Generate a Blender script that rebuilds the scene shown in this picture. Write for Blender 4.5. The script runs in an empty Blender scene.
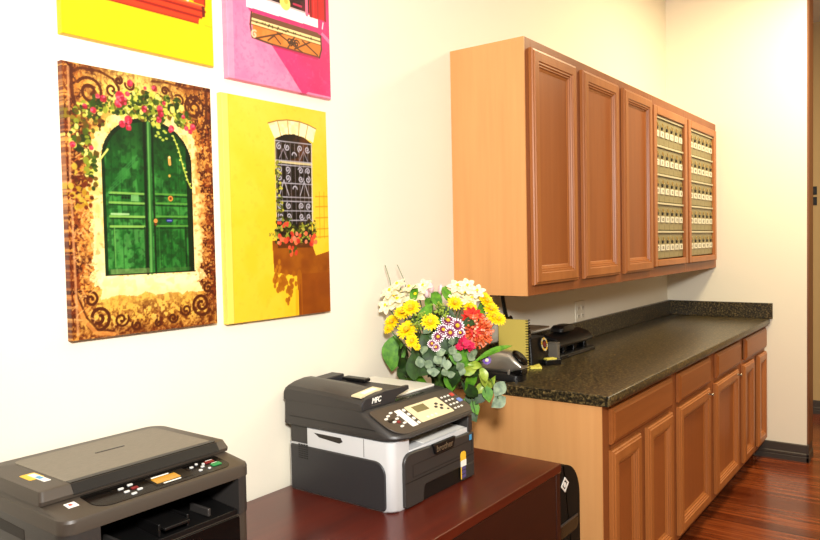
import bpy, math, random
import numpy as np
from mathutils import Vector, Matrix
PI = math.pi
random.seed(7)
SC = bpy.context.scene
COL = SC.collection

# ------------------------------------------------------------------ helpers
def lin(c):
    c = np.asarray(c, float) / 255.0
    return np.where(c <= 0.04045, c / 12.92, ((c + 0.055) / 1.055) ** 2.4)

def L4(r, g, b):
    v = lin((r, g, b)); return (float(v[0]), float(v[1]), float(v[2]), 1.0)

class MB:
    """collects shapes, builds ONE mesh object"""
    def __init__(s): s.v = []; s.f = []; s.m = []
    def add(s, vs, fs, m=0):
        o = len(s.v); s.v += [tuple(p) for p in vs]
        s.f += [tuple(i + o for i in f) for f in fs]; s.m += [m] * len(fs); return s
    def box(s, x0, x1, y0, y1, z0, z1, m=0):
        vs = [(x, y, z) for z in (z0, z1) for y in (y0, y1) for x in (x0, x1)]
        return s.add(vs, [(0, 2, 3, 1), (4, 5, 7, 6), (0, 1, 5, 4), (2, 6, 7, 3), (0, 4, 6, 2), (1, 3, 7, 5)], m)
    def loft(s, rings, m=0, cap=True):
        n = len(rings[0]); vs = [p for r in rings for p in r]; fs = []
        for k in range(len(rings) - 1):
            for i in range(n):
                j = (i + 1) % n
                fs.append((k * n + i, k * n + j, (k + 1) * n + j, (k + 1) * n + i))
        if cap:
            fs.append(tuple(range(n - 1, -1, -1)))
            fs.append(tuple((len(rings) - 1) * n + i for i in range(n)))
        return s.add(vs, fs, m)
    def prism(s, poly, axis, a, b, m=0):
        def P(u, w, t):
            return {'x': (t, u, w), 'y': (u, t, w), 'z': (u, w, t)}[axis]
        return s.loft([[P(u, w, a) for u, w in poly], [P(u, w, b) for u, w in poly]], m)
    def tube(s, pts, r, m=0, n=8):
        pts = [Vector(p) for p in pts]; rings = []
        up = Vector((0.13, 0.21, 1)).normalized()
        for i, p in enumerate(pts):
            d = (pts[min(i + 1, len(pts) - 1)] - pts[max(i - 1, 0)]).normalized()
            a = d.cross(up)
            if a.length < 1e-3: a = d.cross(Vector((1, 0, 0)))
            a.normalize(); b = d.cross(a)
            rr = r[i] if isinstance(r, (list, tuple)) else r
            rings.append([tuple(p + a * rr * math.cos(2 * PI * k / n) + b * rr * math.sin(2 * PI * k / n)) for k in range(n)])
        return s.loft(rings, m)
    def lathe(s, prof, c=(0, 0, 0), axis='z', n=24, m=0):
        rings = []
        for r, h in prof:
            ring = []
            for k in range(n):
                a = 2 * PI * k / n; u, w = r * math.cos(a), r * math.sin(a)
                q = {'z': (u, w, h), 'y': (u, h, w), 'x': (h, u, w)}[axis]
                ring.append((q[0] + c[0], q[1] + c[1], q[2] + c[2]))
            rings.append(ring)
        return s.loft(rings, m)
    def xf(s, M):
        s.v = [tuple(M @ Vector(p)) for p in s.v]; return s
    def join(s, o, M=None, dm=0):
        vs = [tuple(M @ Vector(p)) for p in o.v] if M is not None else o.v
        k = len(s.v); s.v += vs
        s.f += [tuple(i + k for i in f) for f in o.f]; s.m += [q + dm for q in o.m]; return s
    def build(s, name, mats, parent=None, loc=(0, 0, 0), bevel=0, seg=2, ang=35, smooth=True):
        me = bpy.data.meshes.new(name); me.from_pydata(s.v, [], s.f)
        mats = mats if isinstance(mats, (list, tuple)) else [mats]
        for q in mats: me.materials.append(q)
        me.polygons.foreach_set('material_index', s.m)
        import bmesh
        bm = bmesh.new(); bm.from_mesh(me); bmesh.ops.recalc_face_normals(bm, faces=bm.faces); bm.to_mesh(me); bm.free()
        if smooth:
            me.polygons.foreach_set('use_smooth', [True] * len(me.polygons))
            me.set_sharp_from_angle(angle=math.radians(ang))
        me.update()
        o = bpy.data.objects.new(name, me); COL.objects.link(o); o.location = loc
        if parent: o.parent = parent
        if bevel:
            b = o.modifiers.new('bevel', 'BEVEL'); b.width = bevel; b.segments = seg
            b.limit_method = 'ANGLE'; b.angle_limit = math.radians(40); b.harden_normals = False
        return o

def thing(name, label, cat, loc=(0, 0, 0), group=None, rz=0):
    o = bpy.data.objects.new(name, None); COL.objects.link(o)
    o.location = loc; o.rotation_euler = (0, 0, rz); o.empty_display_size = 0.05
    return tag(o, label, cat, group)
def tag(o, label, cat, group=None):
    o['label'] = label; o['category'] = cat
    if group: o['group'] = group
    return o
def structure(o, label=None):
    o['kind'] = 'structure'
    if label: o['label'] = label
    return o
def rrect(x0, x1, y0, y1, r, n=6):
    """rounded rectangle outline; r is one radius or four (x0y0, x1y0, x1y1, x0y1)"""
    rs = r if isinstance(r, (list, tuple)) else [r] * 4
    out = []
    for (cx, cy, a0), rr in zip(((x0, y0, PI), (x1, y0, 1.5 * PI), (x1, y1, 0), (x0, y1, .5 * PI)), rs):
        sx = 1 if cx == x0 else -1; sy = 1 if cy == y0 else -1
        if rr <= 1e-6: out.append((cx, cy)); continue
        for k in range(n + 1):
            a = a0 + .5 * PI * k / n
            out.append((cx + sx * rr + rr * math.cos(a), cy + sy * rr + rr * math.sin(a)))
    return out

# ------------------------------------------------------------------ materials
def newmat(name):
    m = bpy.data.materials.new(name); m.use_nodes = True
    nt = m.node_tree; b = nt.nodes['Principled BSDF']
    return m, nt, b
def plain(name, rgb, rough=.5, metal=0, coat=0, bump=0, bscale=400, spec=.5):
    m, nt, b = newmat(name)
    b.inputs['Base Color'].default_value = L4(*rgb); b.inputs['Roughness'].default_value = rough
    b.inputs['Metallic'].default_value = metal; b.inputs['Coat Weight'].default_value = coat
    b.inputs['Specular IOR Level'].default_value = spec
    tc = nt.nodes.new('ShaderNodeTexCoord'); no = nt.nodes.new('ShaderNodeTexNoise')
    no.inputs['Scale'].default_value = bscale; no.inputs['Detail'].default_value = 3
    nt.links.new(tc.outputs['Object'], no.inputs['Vector'])
    if bump:
        bp = nt.nodes.new('ShaderNodeBump'); bp.inputs['Strength'].default_value = bump; bp.inputs['Distance'].default_value = .002
        nt.links.new(no.outputs['Fac'], bp.inputs['Height']); nt.links.new(bp.outputs['Normal'], b.inputs['Normal'])
    else:
        mr = nt.nodes.new('ShaderNodeMapRange'); mr.inputs['To Min'].default_value = rough * .9; mr.inputs['To Max'].default_value = min(1, rough * 1.1)
        nt.links.new(no.outputs['Fac'], mr.inputs['Value']); nt.links.new(mr.outputs['Result'], b.inputs['Roughness'])
    return m
def ramp(nt, stops):
    r = nt.nodes.new('ShaderNodeValToRGB'); e = r.color_ramp.elements
    while len(e) < len(stops): e.new(.5)
    for q, (p, c) in zip(e, stops): q.position = p; q.color = L4(*c)
    return r
def wood(name, c0, c1, c2, axis='z', rough=.35, coat=0, fine=60, stretch=.05):
    m, nt, b = newmat(name)
    tc = nt.nodes.new('ShaderNodeTexCoord'); mp = nt.nodes.new('ShaderNodeMapping')
    sc = [1, 1, 1]; sc['xyz'.index(axis)] = stretch
    mp.inputs['Scale'].default_value = sc
    oi = nt.nodes.new('ShaderNodeObjectInfo'); ml = nt.nodes.new('ShaderNodeMath'); ml.operation = 'MULTIPLY'; ml.inputs[1].default_value = 9
    nt.links.new(oi.outputs['Random'], ml.inputs[0]); nt.links.new(ml.outputs[0], mp.inputs['Location'])
    nt.links.new(tc.outputs['Object'], mp.inputs['Vector'])
    n1 = nt.nodes.new('ShaderNodeTexNoise'); n1.inputs['Scale'].default_value = 5; n1.inputs['Detail'].default_value = 5; n1.inputs['Distortion'].default_value = .4
    n2 = nt.nodes.new('ShaderNodeTexNoise'); n2.inputs['Scale'].default_value = fine; n2.inputs['Detail'].default_value = 4
    nt.links.new(mp.outputs[0], n1.inputs['Vector']); nt.links.new(mp.outputs[0], n2.inputs['Vector'])
    mx = nt.nodes.new('ShaderNodeMix'); mx.data_type = 'FLOAT'; mx.inputs[0].default_value = .35
    nt.links.new(n1.outputs['Fac'], mx.inputs[2]); nt.links.new(n2.outputs['Fac'], mx.inputs[3])
    r = ramp(nt, [(.3, c0), (.5, c1), (.72, c2)])
    nt.links.new(mx.outputs[0], r.inputs['Fac']); nt.links.new(r.outputs['Color'], b.inputs['Base Color'])
    b.inputs['Roughness'].default_value = rough; b.inputs['Coat Weight'].default_value = coat; b.inputs['Coat Roughness'].default_value = .15
    return m

M = {}
M['wall'] = plain('wall_paint', (238, 231, 212), .75, bump=.25, bscale=160, spec=.2)
M['ceil'] = plain('ceiling_paint', (235, 230, 215), .9)
M['hall'] = plain('hall_paint', (190, 160, 112), .8)
M['jamb'] = wood('jamb_wood', (92, 50, 24), (112, 66, 34), (132, 82, 44), rough=.45)
M['base'] = plain('baseboard_vinyl', (62, 54, 48), .45)
M['maple_side'] = wood('maple_veneer', (204, 145, 87), (213, 155, 96), (222, 166, 107), fine=45, rough=.4)
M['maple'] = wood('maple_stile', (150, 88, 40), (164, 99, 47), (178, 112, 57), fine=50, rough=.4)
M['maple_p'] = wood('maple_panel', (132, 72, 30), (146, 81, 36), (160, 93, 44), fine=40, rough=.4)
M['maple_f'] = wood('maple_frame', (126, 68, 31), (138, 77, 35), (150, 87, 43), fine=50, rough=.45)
M['maple_h'] = wood('maple_drawer', (130, 71, 28), (144, 81, 34), (158, 93, 43), axis='x', fine=50, rough=.4)
M['toe'] = plain('toe_kick_black', (24, 18, 15), .6)
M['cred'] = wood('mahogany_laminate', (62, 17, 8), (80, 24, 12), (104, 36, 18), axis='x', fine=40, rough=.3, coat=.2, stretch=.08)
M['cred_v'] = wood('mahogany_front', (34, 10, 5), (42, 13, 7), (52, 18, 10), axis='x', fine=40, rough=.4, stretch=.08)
M['knob'] = plain('knob_steel', (150, 138, 118), .3, 1)
M['plate'] = plain('outlet_plastic', (226, 219, 200), .4)
M['slot'] = plain('slot_dark', (40, 34, 28), .6)
M['black'] = plain('black_plastic', (14, 13, 13), .4, spec=.35)
M['black_matte'] = plain('black_matte_plastic', (16, 15, 14), .65, spec=.12)
M['black_gloss'] = plain('black_gloss', (9, 8, 8), .2, spec=.25)
M['dark'] = plain('charcoal_plastic', (50, 47, 45), .42, bump=.08, bscale=900)
M['dark2'] = plain('slate_plastic', (44, 43, 45), .45, bump=.08, bscale=900)
M['taupe'] = plain('taupe_plastic', (66, 58, 50), .45, bump=.06, bscale=900)
M['grey'] = plain('light_grey_plastic', (206, 207, 208), .4)
M['white'] = plain('white_plastic', (232, 229, 218), .4)
M['paper'] = plain('paper_white', (238, 236, 228), .7)
M['lcd'] = plain('lcd_glass', (120, 112, 76), .2)
M['lcd2'] = plain('amber_screen', (190, 140, 50), .2)
M['ivory'] = plain('ivory_panel', (222, 209, 170), .4)
M['red'] = plain('red_key', (190, 70, 60), .4)
M['maroon'] = plain('maroon_key', (120, 30, 35), .4)
M['green'] = plain('green_key', (30, 130, 70), .4)
M['blue'] = plain('blue_key', (110, 130, 200), .4)
M['yellow'] = plain('yellow_label', (240, 190, 50), .5)
M['purple'] = plain('purple_label', (80, 70, 120), .5)
M['skyblue'] = plain('blue_sticker', (70, 150, 200), .5)
M['silver'] = plain('brushed_silver', (176, 170, 158), .3, .75)
M['kraft'] = plain('yellow_card_cover', (214, 192, 92), .65)
M['sticky'] = plain('sticky_note_paper', (226, 214, 90), .7)
M['olive'] = plain('olive_steel', (142, 131, 92), .5)
M['ledge'] = plain('ledge_aluminium', (205, 198, 165), .35, .3)
M['brass'] = plain('brass', (225, 195, 120), .3, .6)
M['tagw'] = plain('number_tag_white', (228, 222, 198), .6)
M['ink'] = plain('ink_black', (35, 30, 26), .7)
M['greyb'] = plain('grey_card', (104, 97, 86), .6)
M['tan'] = plain('tan_metal', (120, 102, 80), .4, .3)

def mat_lid():
    m, nt, b = newmat('lid_textured_grey')
    tc = nt.nodes.new('ShaderNodeTexCoord'); mp = nt.nodes.new('ShaderNodeMapping'); mp.inputs['Scale'].default_value = (60, 600, 100)
    n = nt.nodes.new('ShaderNodeTexNoise'); n.inputs['Scale'].default_value = 1.5; n.inputs['Detail'].default_value = 4
    nt.links.new(tc.outputs['Object'], mp.inputs[0]); nt.links.new(mp.outputs[0], n.inputs['Vector'])
    r = ramp(nt, [(.3, (104, 97, 86)), (.7, (124, 116, 102))]); nt.links.new(n.outputs['Fac'], r.inputs[0]); nt.links.new(r.outputs[0], b.inputs['Base Color'])
    b.inputs['Roughness'].default_value = .5
    return m
M['lid'] = mat_lid()

def mat_granite():
    m, nt, b = newmat('dark_speckled_countertop')
    tc = nt.nodes.new('ShaderNodeTexCoord')
    def noise(s, d=6, dist=0):
        n = nt.nodes.new('ShaderNodeTexNoise'); n.inputs['Scale'].default_value = s; n.inputs['Detail'].default_value = d; n.inputs['Distortion'].default_value = dist
        nt.links.new(tc.outputs['Object'], n.inputs['Vector']); return n
    a = noise(100, 6, .3); c = noise(220, 3)
    r1 = ramp(nt, [(.36, (14, 12, 7)), (.48, (40, 34, 20)), (.57, (76, 64, 38)), (.71, (128, 108, 66))])
    nt.links.new(a.outputs['Fac'], r1.inputs[0])
    v = nt.nodes.new('ShaderNodeTexVoronoi'); v.inputs['Scale'].default_value = 120; nt.links.new(tc.outputs['Object'], v.inputs['Vector'])
    r2 = ramp(nt, [(.0, (160, 140, 92)), (.16, (90, 78, 50)), (.24, (0, 0, 0))]); nt.links.new(v.outputs['Distance'], r2.inputs[0])
    gate = ramp(nt, [(.5, (0, 0, 0)), (.58, (255, 255, 255))]); nt.links.new(c.outputs['Fac'], gate.inputs[0])
    mu = nt.nodes.new('ShaderNodeMix'); mu.data_type = 'RGBA'; mu.blend_type = 'MULTIPLY'; mu.inputs[0].default_value = 1
    nt.links.new(r2.outputs[0], mu.inputs[6]); nt.links.new(gate.outputs[0], mu.inputs[7])
    ad = nt.nodes.new('ShaderNodeMix'); ad.data_type = 'RGBA'; ad.blend_type = 'ADD'; ad.inputs[0].default_value = 1
    nt.links.new(r1.outputs[0], ad.inputs[6]); nt.links.new(mu.outputs[2], ad.inputs[7])
    nt.links.new(ad.outputs[2], b.inputs['Base Color'])
    b.inputs['Roughness'].default_value = .33
    return m
M['granite'] = mat_granite()

def mat_floor():
    m, nt, b = newmat('red_brown_plank_floor')
    tc = nt.nodes.new('ShaderNodeTexCoord'); mp = nt.nodes.new('ShaderNodeMapping'); mp.inputs['Rotation'].default_value = (0, 0, PI / 2)
    nt.links.new(tc.outputs['Object'], mp.inputs[0])
    br = nt.nodes.new('ShaderNodeTexBrick'); br.inputs['Scale'].default_value = 1; br.inputs['Brick Width'].default_value = 1.1; br.inputs['Row Height'].default_value = .095
    br.inputs['Mortar Size'].default_value = .0012; br.inputs['Color1'].default_value = L4(118, 54, 24); br.inputs['Color2'].default_value = L4(160, 82, 40); br.inputs['Mortar'].default_value = L4(52, 22, 10)
    nt.links.new(mp.outputs[0], br.inputs['Vector'])
    m2 = nt.nodes.new('ShaderNodeMapping'); m2.inputs['Scale'].default_value = (14, .9, 1); nt.links.new(tc.outputs['Object'], m2.inputs[0])
    n = nt.nodes.new('ShaderNodeTexNoise'); n.inputs['Scale'].default_value = 3; n.inputs['Detail'].default_value = 6; nt.links.new(m2.outputs[0], n.inputs['Vector'])
    r = ramp(nt, [(.3, (150, 120, 105)), (.7, (255, 255, 255))]); nt.links.new(n.outputs['Fac'], r.inputs[0])
    mu = nt.nodes.new('ShaderNodeMix'); mu.data_type = 'RGBA'; mu.blend_type = 'MULTIPLY'; mu.inputs[0].default_value = 1
    nt.links.new(br.outputs['Color'], mu.inputs[6]); nt.links.new(r.outputs[0], mu.inputs[7]); nt.links.new(mu.outputs[2], b.inputs['Base Color'])
    b.inputs['Roughness'].default_value = .22
    return m
M['floor'] = mat_floor()

def petal(name, c0, c1, scale=120, rough=.6):
    m, nt, b = newmat(name)
    tc = nt.nodes.new('ShaderNodeTexCoord'); n = nt.nodes.new('ShaderNodeTexNoise'); n.inputs['Scale'].default_value = scale
    nt.links.new(tc.outputs['Object'], n.inputs['Vector'])
    r = ramp(nt, [(.35, c0), (.65, c1)]); nt.links.new(n.outputs['Fac'], r.inputs[0]); nt.links.new(r.outputs[0], b.inputs['Base Color'])
    b.inputs['Roughness'].default_value = rough; b.inputs['Subsurface Weight'].default_value = 0
    return m
M['p_white'] = petal('cream_white_petal', (226, 216, 168), (246, 240, 214))
M['p_yellow'] = petal('yellow_petal', (250, 206, 4), (255, 228, 10))
M['p_gold'] = petal('gold_centre', (205, 150, 10), (235, 190, 30), 400)
M['p_pink'] = petal('pale_pink_bud', (232, 180, 190), (245, 215, 215))
M['p_mag'] = petal('crimson_pink_petal', (190, 20, 70), (225, 50, 95))
M['p_purp'] = petal('plum_petal', (96, 18, 60), (128, 36, 86))
M['p_wtip'] = petal('white_petal_tip', (240, 225, 235), (255, 245, 250))
M['p_or'] = petal('orange_protea', (214, 84, 40), (240, 124, 70), 250)
M['p_or2'] = petal('salmon_protea_tip', (238, 140, 110), (246, 170, 140), 250)
M['p_red'] = petal('red_petal', (180, 20, 16), (212, 40, 26))
M['p_viol'] = petal('violet_petal', (90, 50, 150), (120, 80, 180))
M['l_dark'] = petal('dark_green_leaf', (22, 48, 10), (40, 74, 18), 60, .55)
M['l_mid'] = petal('mid_green_leaf', (58, 116, 10), (92, 150, 22), 60, .6)
M['l_lime'] = petal('lime_green_leaf', (120, 150, 40), (160, 180, 70), 60, .4)
M['l_euc'] = petal('eucalyptus_leaf', (88, 110, 84), (136, 156, 122), 60, .55)
M['stem'] = petal('green_stem', (50, 80, 28), (80, 110, 40), 60)
M['vase'] = plain('dark_glass_vase', (28, 40, 30), .12)

# ------------------------------------------------------------------ the room
X1 = 2.69; CEIL = 3.1; YW = -.857
def slab(name, x0, x1, y0, y1, z0, z1, m, label=None):
    return structure(MB().box(x0, x1, y0, y1, z0, z1).build(name, m, smooth=False), label)
slab('floor', -5, 4.4, -6, 2.0, -.06, 0, M['floor'], 'glossy red-brown plank floor')
slab('ceiling', -5, 4.4, -6, 2.0, CEIL, CEIL + .06, M['ceil'])
slab('wall_left', -5, X1, 0, .12, 0, CEIL, M['wall'], 'white wall that carries the canvases and cabinets')
slab('wall_far', X1, X1 + .165, YW, 2.0, 0, CEIL, M['wall'], 'cream wall at the far end of the counter')
slab('wall_back', -5.1, -5, -6, .12, 0, CEIL, M['wall'])
slab('wall_right', -5, 4.4, -6.1, -6, 0, CEIL, M['wall'])
slab('wall_hall', 4.12, 4.24, -6, 2.0, 0, CEIL, M['hall'], 'tan hallway wall beyond the opening')
slab('trim_1', X1 + .004, X1 + .165, YW - .012, YW, .115, CEIL, M['jamb'], 'brown wooden jamb at the end of the cream wall')
def skirting(name, pts_axis, a, b, face, sgn, label=None):
    prof = [(0, 0), (.014, 0), (.014, .03), (.011, .034), (.014, .038), (.014, .05), (.009, .056), (.009, .104), (.005, .109), (0, .109)]
    mb = MB()
    if pts_axis == 'y': mb.prism([(face + sgn * u, w) for u, w in prof], 'y', a, b)
    else: mb.prism([(face + sgn * u, w) for u, w in prof], 'x', a, b)
    return structure(mb.build(name, M['base'], smooth=False), label)
skirting('baseboard_far', 'y', YW - .012, -.56, X1, -1, 'dark baseboard under the cream far wall')
skirting('baseboard_jamb', 'x', X1 - .014, X1 + .165, YW, -1)
skirting('baseboard_hall', 'y', -6, 2.0, 4.12, -1)
skirting('baseboard_left', 'x', -5, -.05, 0, -1)

# ------------------------------------------------------------------ cabinets
PROFILE = [(0, 0), (0, .012), (.003, .0165), (.009, .0175), (.012, .0215), (.043, .0215), (.046, .017), (.052, .0175), (.054, .012), (.060, .0125), (.062, .006), (.068, .0045), (.072, .002)]
DRAWER_P = [(0, 0), (0, .010), (.004, .014), (.010, .016), (.016, .020)]
def stepped(x0, x1, z0, z1, y, prof, fill=True):
    """panel facing -y built from nested rectangles (inset, height)"""
    mb = MB(); rings = []
    for i, h in prof:
        rings.append([(x0 + i, y - h, z0 + i), (x1 - i, y - h, z0 + i), (x1 - i, y - h, z1 - i), (x0 + i, y - h, z1 - i)])
    n = 4; vs = [p for r in rings for p in r]; fs = []
    for k in range(len(rings) - 1):
        for i in range(4):
            j = (i + 1) % 4; fs.append((k * 4 + i, k * 4 + j, k * 4 + 4 + j, k * 4 + 4 + i))
    fs.append((3, 2, 1, 0)); mb.add(vs, fs)
    mb.f.append(tuple((len(rings) - 1) * 4 + i for i in range(4))); mb.m.append(1)
    return mb
def ring_frame(x0, x1, z0, z1, ya, yb, w):
    """open rectangular frame, w = (left, right, bottom, top)"""
    mb = MB(); l, r, bt, t = w
    mb.box(x0, x0 + l, ya, yb, z0, z1); mb.box(x1 - r, x1, ya, yb, z0, z1)
    mb.box(x0 + l, x1 - r, ya, yb, z0, z0 + bt); mb.box(x0 + l, x1 - r, ya, yb, z1 - t, z1); return mb

ZB, ZT, DU = 1.228, 2.1765, .321
DZ0, DZ1 = 1.266, 2.141
def wall_cabinet(x0, x1, doors, label, open_bay=False, exposed=False):
    t = thing('wall_cabinet', label, 'cabinet', (x0, 0, ZB), 'maple cabinets on the wall')
    w = x1 - x0; H = ZT - ZB
    b = MB()
    b.box(0, .016, -DU + .019, 0, 0, H); b.box(w - .016, w, -DU + .019, 0, 0, H)
    b.box(.016, w - .016, -DU + .019, 0, .018, .034); b.box(.016, w - .016, -DU + .019, 0, H - .016, H)
    b.box(.016, w - .016, -.01, 0, .034, H - .016)
    e = .006 if exposed else 0
    if exposed: b.box(0, .006, -DU, -DU + .019, 0, H)
    b.build('cabinet_body', M['maple_side'], t, smooth=False)
    ff = ring_frame(e, w, 0, H, -DU, -DU + .019, (.033 if open_bay else .045, .045, .05, .05))
    if len(doors) == 2:
        cx = (doors[0][1] + doors[1][0]) / 2 - x0; ff.box(cx - .055, cx + .055, -DU, -DU + .019, .05, H - .05)
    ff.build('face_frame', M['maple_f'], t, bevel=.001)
    for a, c in doors:
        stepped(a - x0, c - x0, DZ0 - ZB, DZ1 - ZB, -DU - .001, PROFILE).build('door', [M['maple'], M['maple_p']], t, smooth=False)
    if open_bay:
        a, c = open_bay
        f = MB(); z0 = 1.281 - ZB; z1 = 2.124 - ZB
        f.join(ring_frame(a - x0, c - x0, z0, z1, -DU - .021, -DU - .001, (.046, .046, .036, .044)))
        f.build('door_frame', M['maple'], t, bevel=.004)
    return t
wall_cabinet(0, .927, [(.033, .421), (.490, .893)], 'maple wall cabinet nearest the canvases, two tall panel doors and bare side panel', exposed=True)
wall_cabinet(.927, 1.392, [(.962, 1.361)], 'single door maple wall cabinet between the double door one and the number tag grids')
wall_cabinet(1.392, 2.016, [], 'maple wall cabinet framing the first grid of number tags, next to the last solid door', (1.385, 1.974))
wall_cabinet(2.016, X1 - .001, [], 'maple wall cabinet framing the last grid of number tags, against the cream end wall', (2.006, 2.625))

DIG = {'1': 'bc', '2': 'abged', '3': 'abgcd', '4': 'fgbc', '5': 'afgcd', '6': 'afgedc', '7': 'abc', '8': 'abcdefg', '9': 'abfgcd', '0': 'abcdef'}
def digit(mb, ch, x, z, y, w, h, t, m):
    S = {'a': (0, w, h - t, h), 'g': (0, w, h / 2 - t / 2, h / 2 + t / 2), 'd': (0, w, 0, t), 'f': (0, t, h / 2, h), 'b': (w - t, w, h / 2, h), 'e': (0, t, 0, h / 2), 'c': (w - t, w, 0, h / 2)}
    for s in DIG[ch]:
        a = S[s]; mb.box(x + a[0], x + a[1], y - .0006, y, z + a[2], z + a[3], m)
def locker_unit(x0, x1, label, first):
    z0, z1 = 1.319, 2.078; yf = -DU - .007
    t = thing('locker_unit', label, 'lockers', (x0, 0, z0), 'numbered locker grids in the wall cabinets')
    w = x1 - x0; H = z1 - z0; nrow, ncol = 5, 6
    MB().box(0, w, -.26, -.012, 0, H).build('locker_body', M['olive'], t, smooth=False)
    rh = H / nrow; cw = w / ncol
    lb = MB().box(0, w, -.262, -.26, 0, H).v
    MB().box(0, w, -.30, -.26, 0, .004).build('ledge', M['ledge'], t, smooth=False)
    for r in range(1, nrow + 1):
        MB().box(0, w, yf - .004, -.26, r * rh - .011, r * rh).build('ledge', M['ledge'], t, bevel=.001)
    num = first
    protos = None
    for r in range(nrow - 1, -1, -1):
        for c in range(ncol):
            p = MB().box(.0012, cw - .0012, yf + .004, -.262, .005, rh - .0125).build('locker_door', M['olive'], t, (c * cw, 0, r * rh), bevel=.001)
            k = MB()
            k.lathe([(.0, yf - .003), (.0075, yf - .003), (.0085, yf), (.0085, yf + .006)], (cw / 2, 0, rh * .60), 'y', 12, 1)
            k.build('lock', [M['brass'], M['ink']], p)
            kk = MB(); kk.tube([(cw / 2 + .022, yf + .001, rh * .66), (cw / 2 + .010, yf - .003, rh * .665), (cw / 2 - .002, yf - .004, rh * .70), (cw / 2 - .008, yf - .004, rh * .78)], [.003, .0035, .0035, .003], 0, 6)
            kk.build('latch_tab', M['brass'], p)
            g = MB(); zc = rh * .30; g.box(.014, cw - .014, yf - .0012, yf + .004, zc, zc + .032, 0)
            s = str(num); ww = .011; x = cw / 2 - len(s) * (ww + .004) / 2 + .002
            for ch in s: digit(g, ch, x, zc + .008, yf - .0012, ww, .016, .0024, 1); x += ww + .004
            g.build('number_tag', [M['tagw'], M['ink']], p, smooth=False)
            num += 1
    return t
locker_unit(1.432, 1.926, 'olive locker grid with white number tags, the one next to the solid maple doors', 1)
locker_unit(2.053, 2.577, 'olive locker grid with white number tags, the one beside the cream end wall', 31)

# base run
YF = -.615
def base_cabinet(x0, x1, drawer, doors, label, knob=None, end=False):
    t = thing('base_cabinet', label, 'cabinet', (x0, 0, 0), 'maple base cabinets under the counter')
    w = x1 - x0
    b = MB(); b.box(0, .018, YF + .019, -.003, .1, .861); b.box(w - .018, w, YF + .019, -.003, .1, .861)
    b.box(.018, w - .018, YF + .019, -.003, .1, .118); b.box(.018, w - .018, -.012, -.003, .118, .861)
    if end: b.box(0, .018, -.56, -.003, 0, .1); b.box(0, .006, YF, YF + .019, .1, .861)
    b.build('cabinet_body', M['maple_side'], t, smooth=False)
    ff = ring_frame(.006 if end else 0, w, .1, .861, YF, YF + .019, (.07, .055, .03, .03)); ff.box(.07, w - .055, YF, YF + .019, .69, .72)
    if len(doors) == 2: ff.box((doors[0][1] + doors[1][0]) / 2 - x0 - .06, (doors[0][1] + doors[1][0]) / 2 - x0 + .06, YF, YF + .019, .13, .69)
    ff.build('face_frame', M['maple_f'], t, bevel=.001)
    MB().box(0.018 if end else 0, w, -.545, -.53, 0, .099).build('toe_kick', M['toe'], t, smooth=False)
    a, c = drawer
    stepped(a - x0, c - x0, .716, .842, YF - .001, DRAWER_P).build('drawer', [M['maple_h'], M['maple_h']], t, smooth=False)
    for i, (a, c) in enumerate(doors):
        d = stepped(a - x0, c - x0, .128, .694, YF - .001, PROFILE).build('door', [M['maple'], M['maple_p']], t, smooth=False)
        if knob is not None and i == 0:
            MB().lathe([(.0, -.023), (.006, -.023), (.008, -.020), (.008, -.016), (.004, -.012), (.004, 0)], (knob - x0, YF - .021, .671), 'y', 14).build('knob', M['knob'], d)
    return t
base_cabinet(-.033, .750, (.025, .702), [(.023, .312), (.394, .704)], 'maple base cabinet with exposed end panel, nearest the dark credenza', end=True)
base_cabinet(.750, 1.367, (.800, 1.310), [(.799, 1.296)], 'maple base cabinet with one wide door and a small knob, second from the credenza', 1.255)
base_cabinet(1.367, 1.990, (1.438, 1.945), [(1.416, 1.895)], 'maple base cabinet with one wide door and a small knob, third from the credenza', 1.85)
base_cabinet(1.990, X1 - .001, (2.080, 2.668), [(2.028, 2.292), (2.424, 2.662)], 'maple base cabinet with two narrow doors, against the cream end wall')

ct = thing('countertop', 'dark speckled stone-look countertop with backsplash along the wall', 'countertop', (-.043, 0, .862))
w = X1 - .001 + .043
prof = [(-.002, 0), (-.640, 0), (-.645, .003), (-.648, .009), (-.648, .028), (-.645, .035), (-.638, .038), (-.002, .038)]
MB().prism(prof, 'x', 0, w).build('counter_slab', M['granite'], ct, bevel=.002)
MB().box(0, w - .02, -.022, -.001, .038, .139).build('backsplash', M['granite'], ct, bevel=.003)
MB().box(w - .02, w, -.665, -.001, .038, .139).build('backsplash', M['granite'], ct, bevel=.003)

ot = thing('electrical_outlet', 'cream double wall outlet above the counter', 'outlet', (1.197, 0, .992))
MB().box(-.058, .058, -.006, 0, 0, .118).build('cover_plate', M['plate'], ot, bevel=.002)
for sx in (-.027, .027):
    for sz in (.038, .080):
        s = MB(); s.prism(rrect(sx - .0165, sx + .0165, sz - .014, sz + .014, .008), 'y', -.0085, -.005, 0)
        for q in (-.006, .006): s.box(sx + q - .0012, sx + q + .0012, -.0092, -.008, sz - .003, sz + .007, 1)
        s.lathe([(0, -.0092), (.0025, -.0092), (.0025, -.008)], (sx, 0, sz - .008), 'y', 8, 1)
        s.build('socket', [M['plate'], M['slot']], ot, smooth=False)

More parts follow.
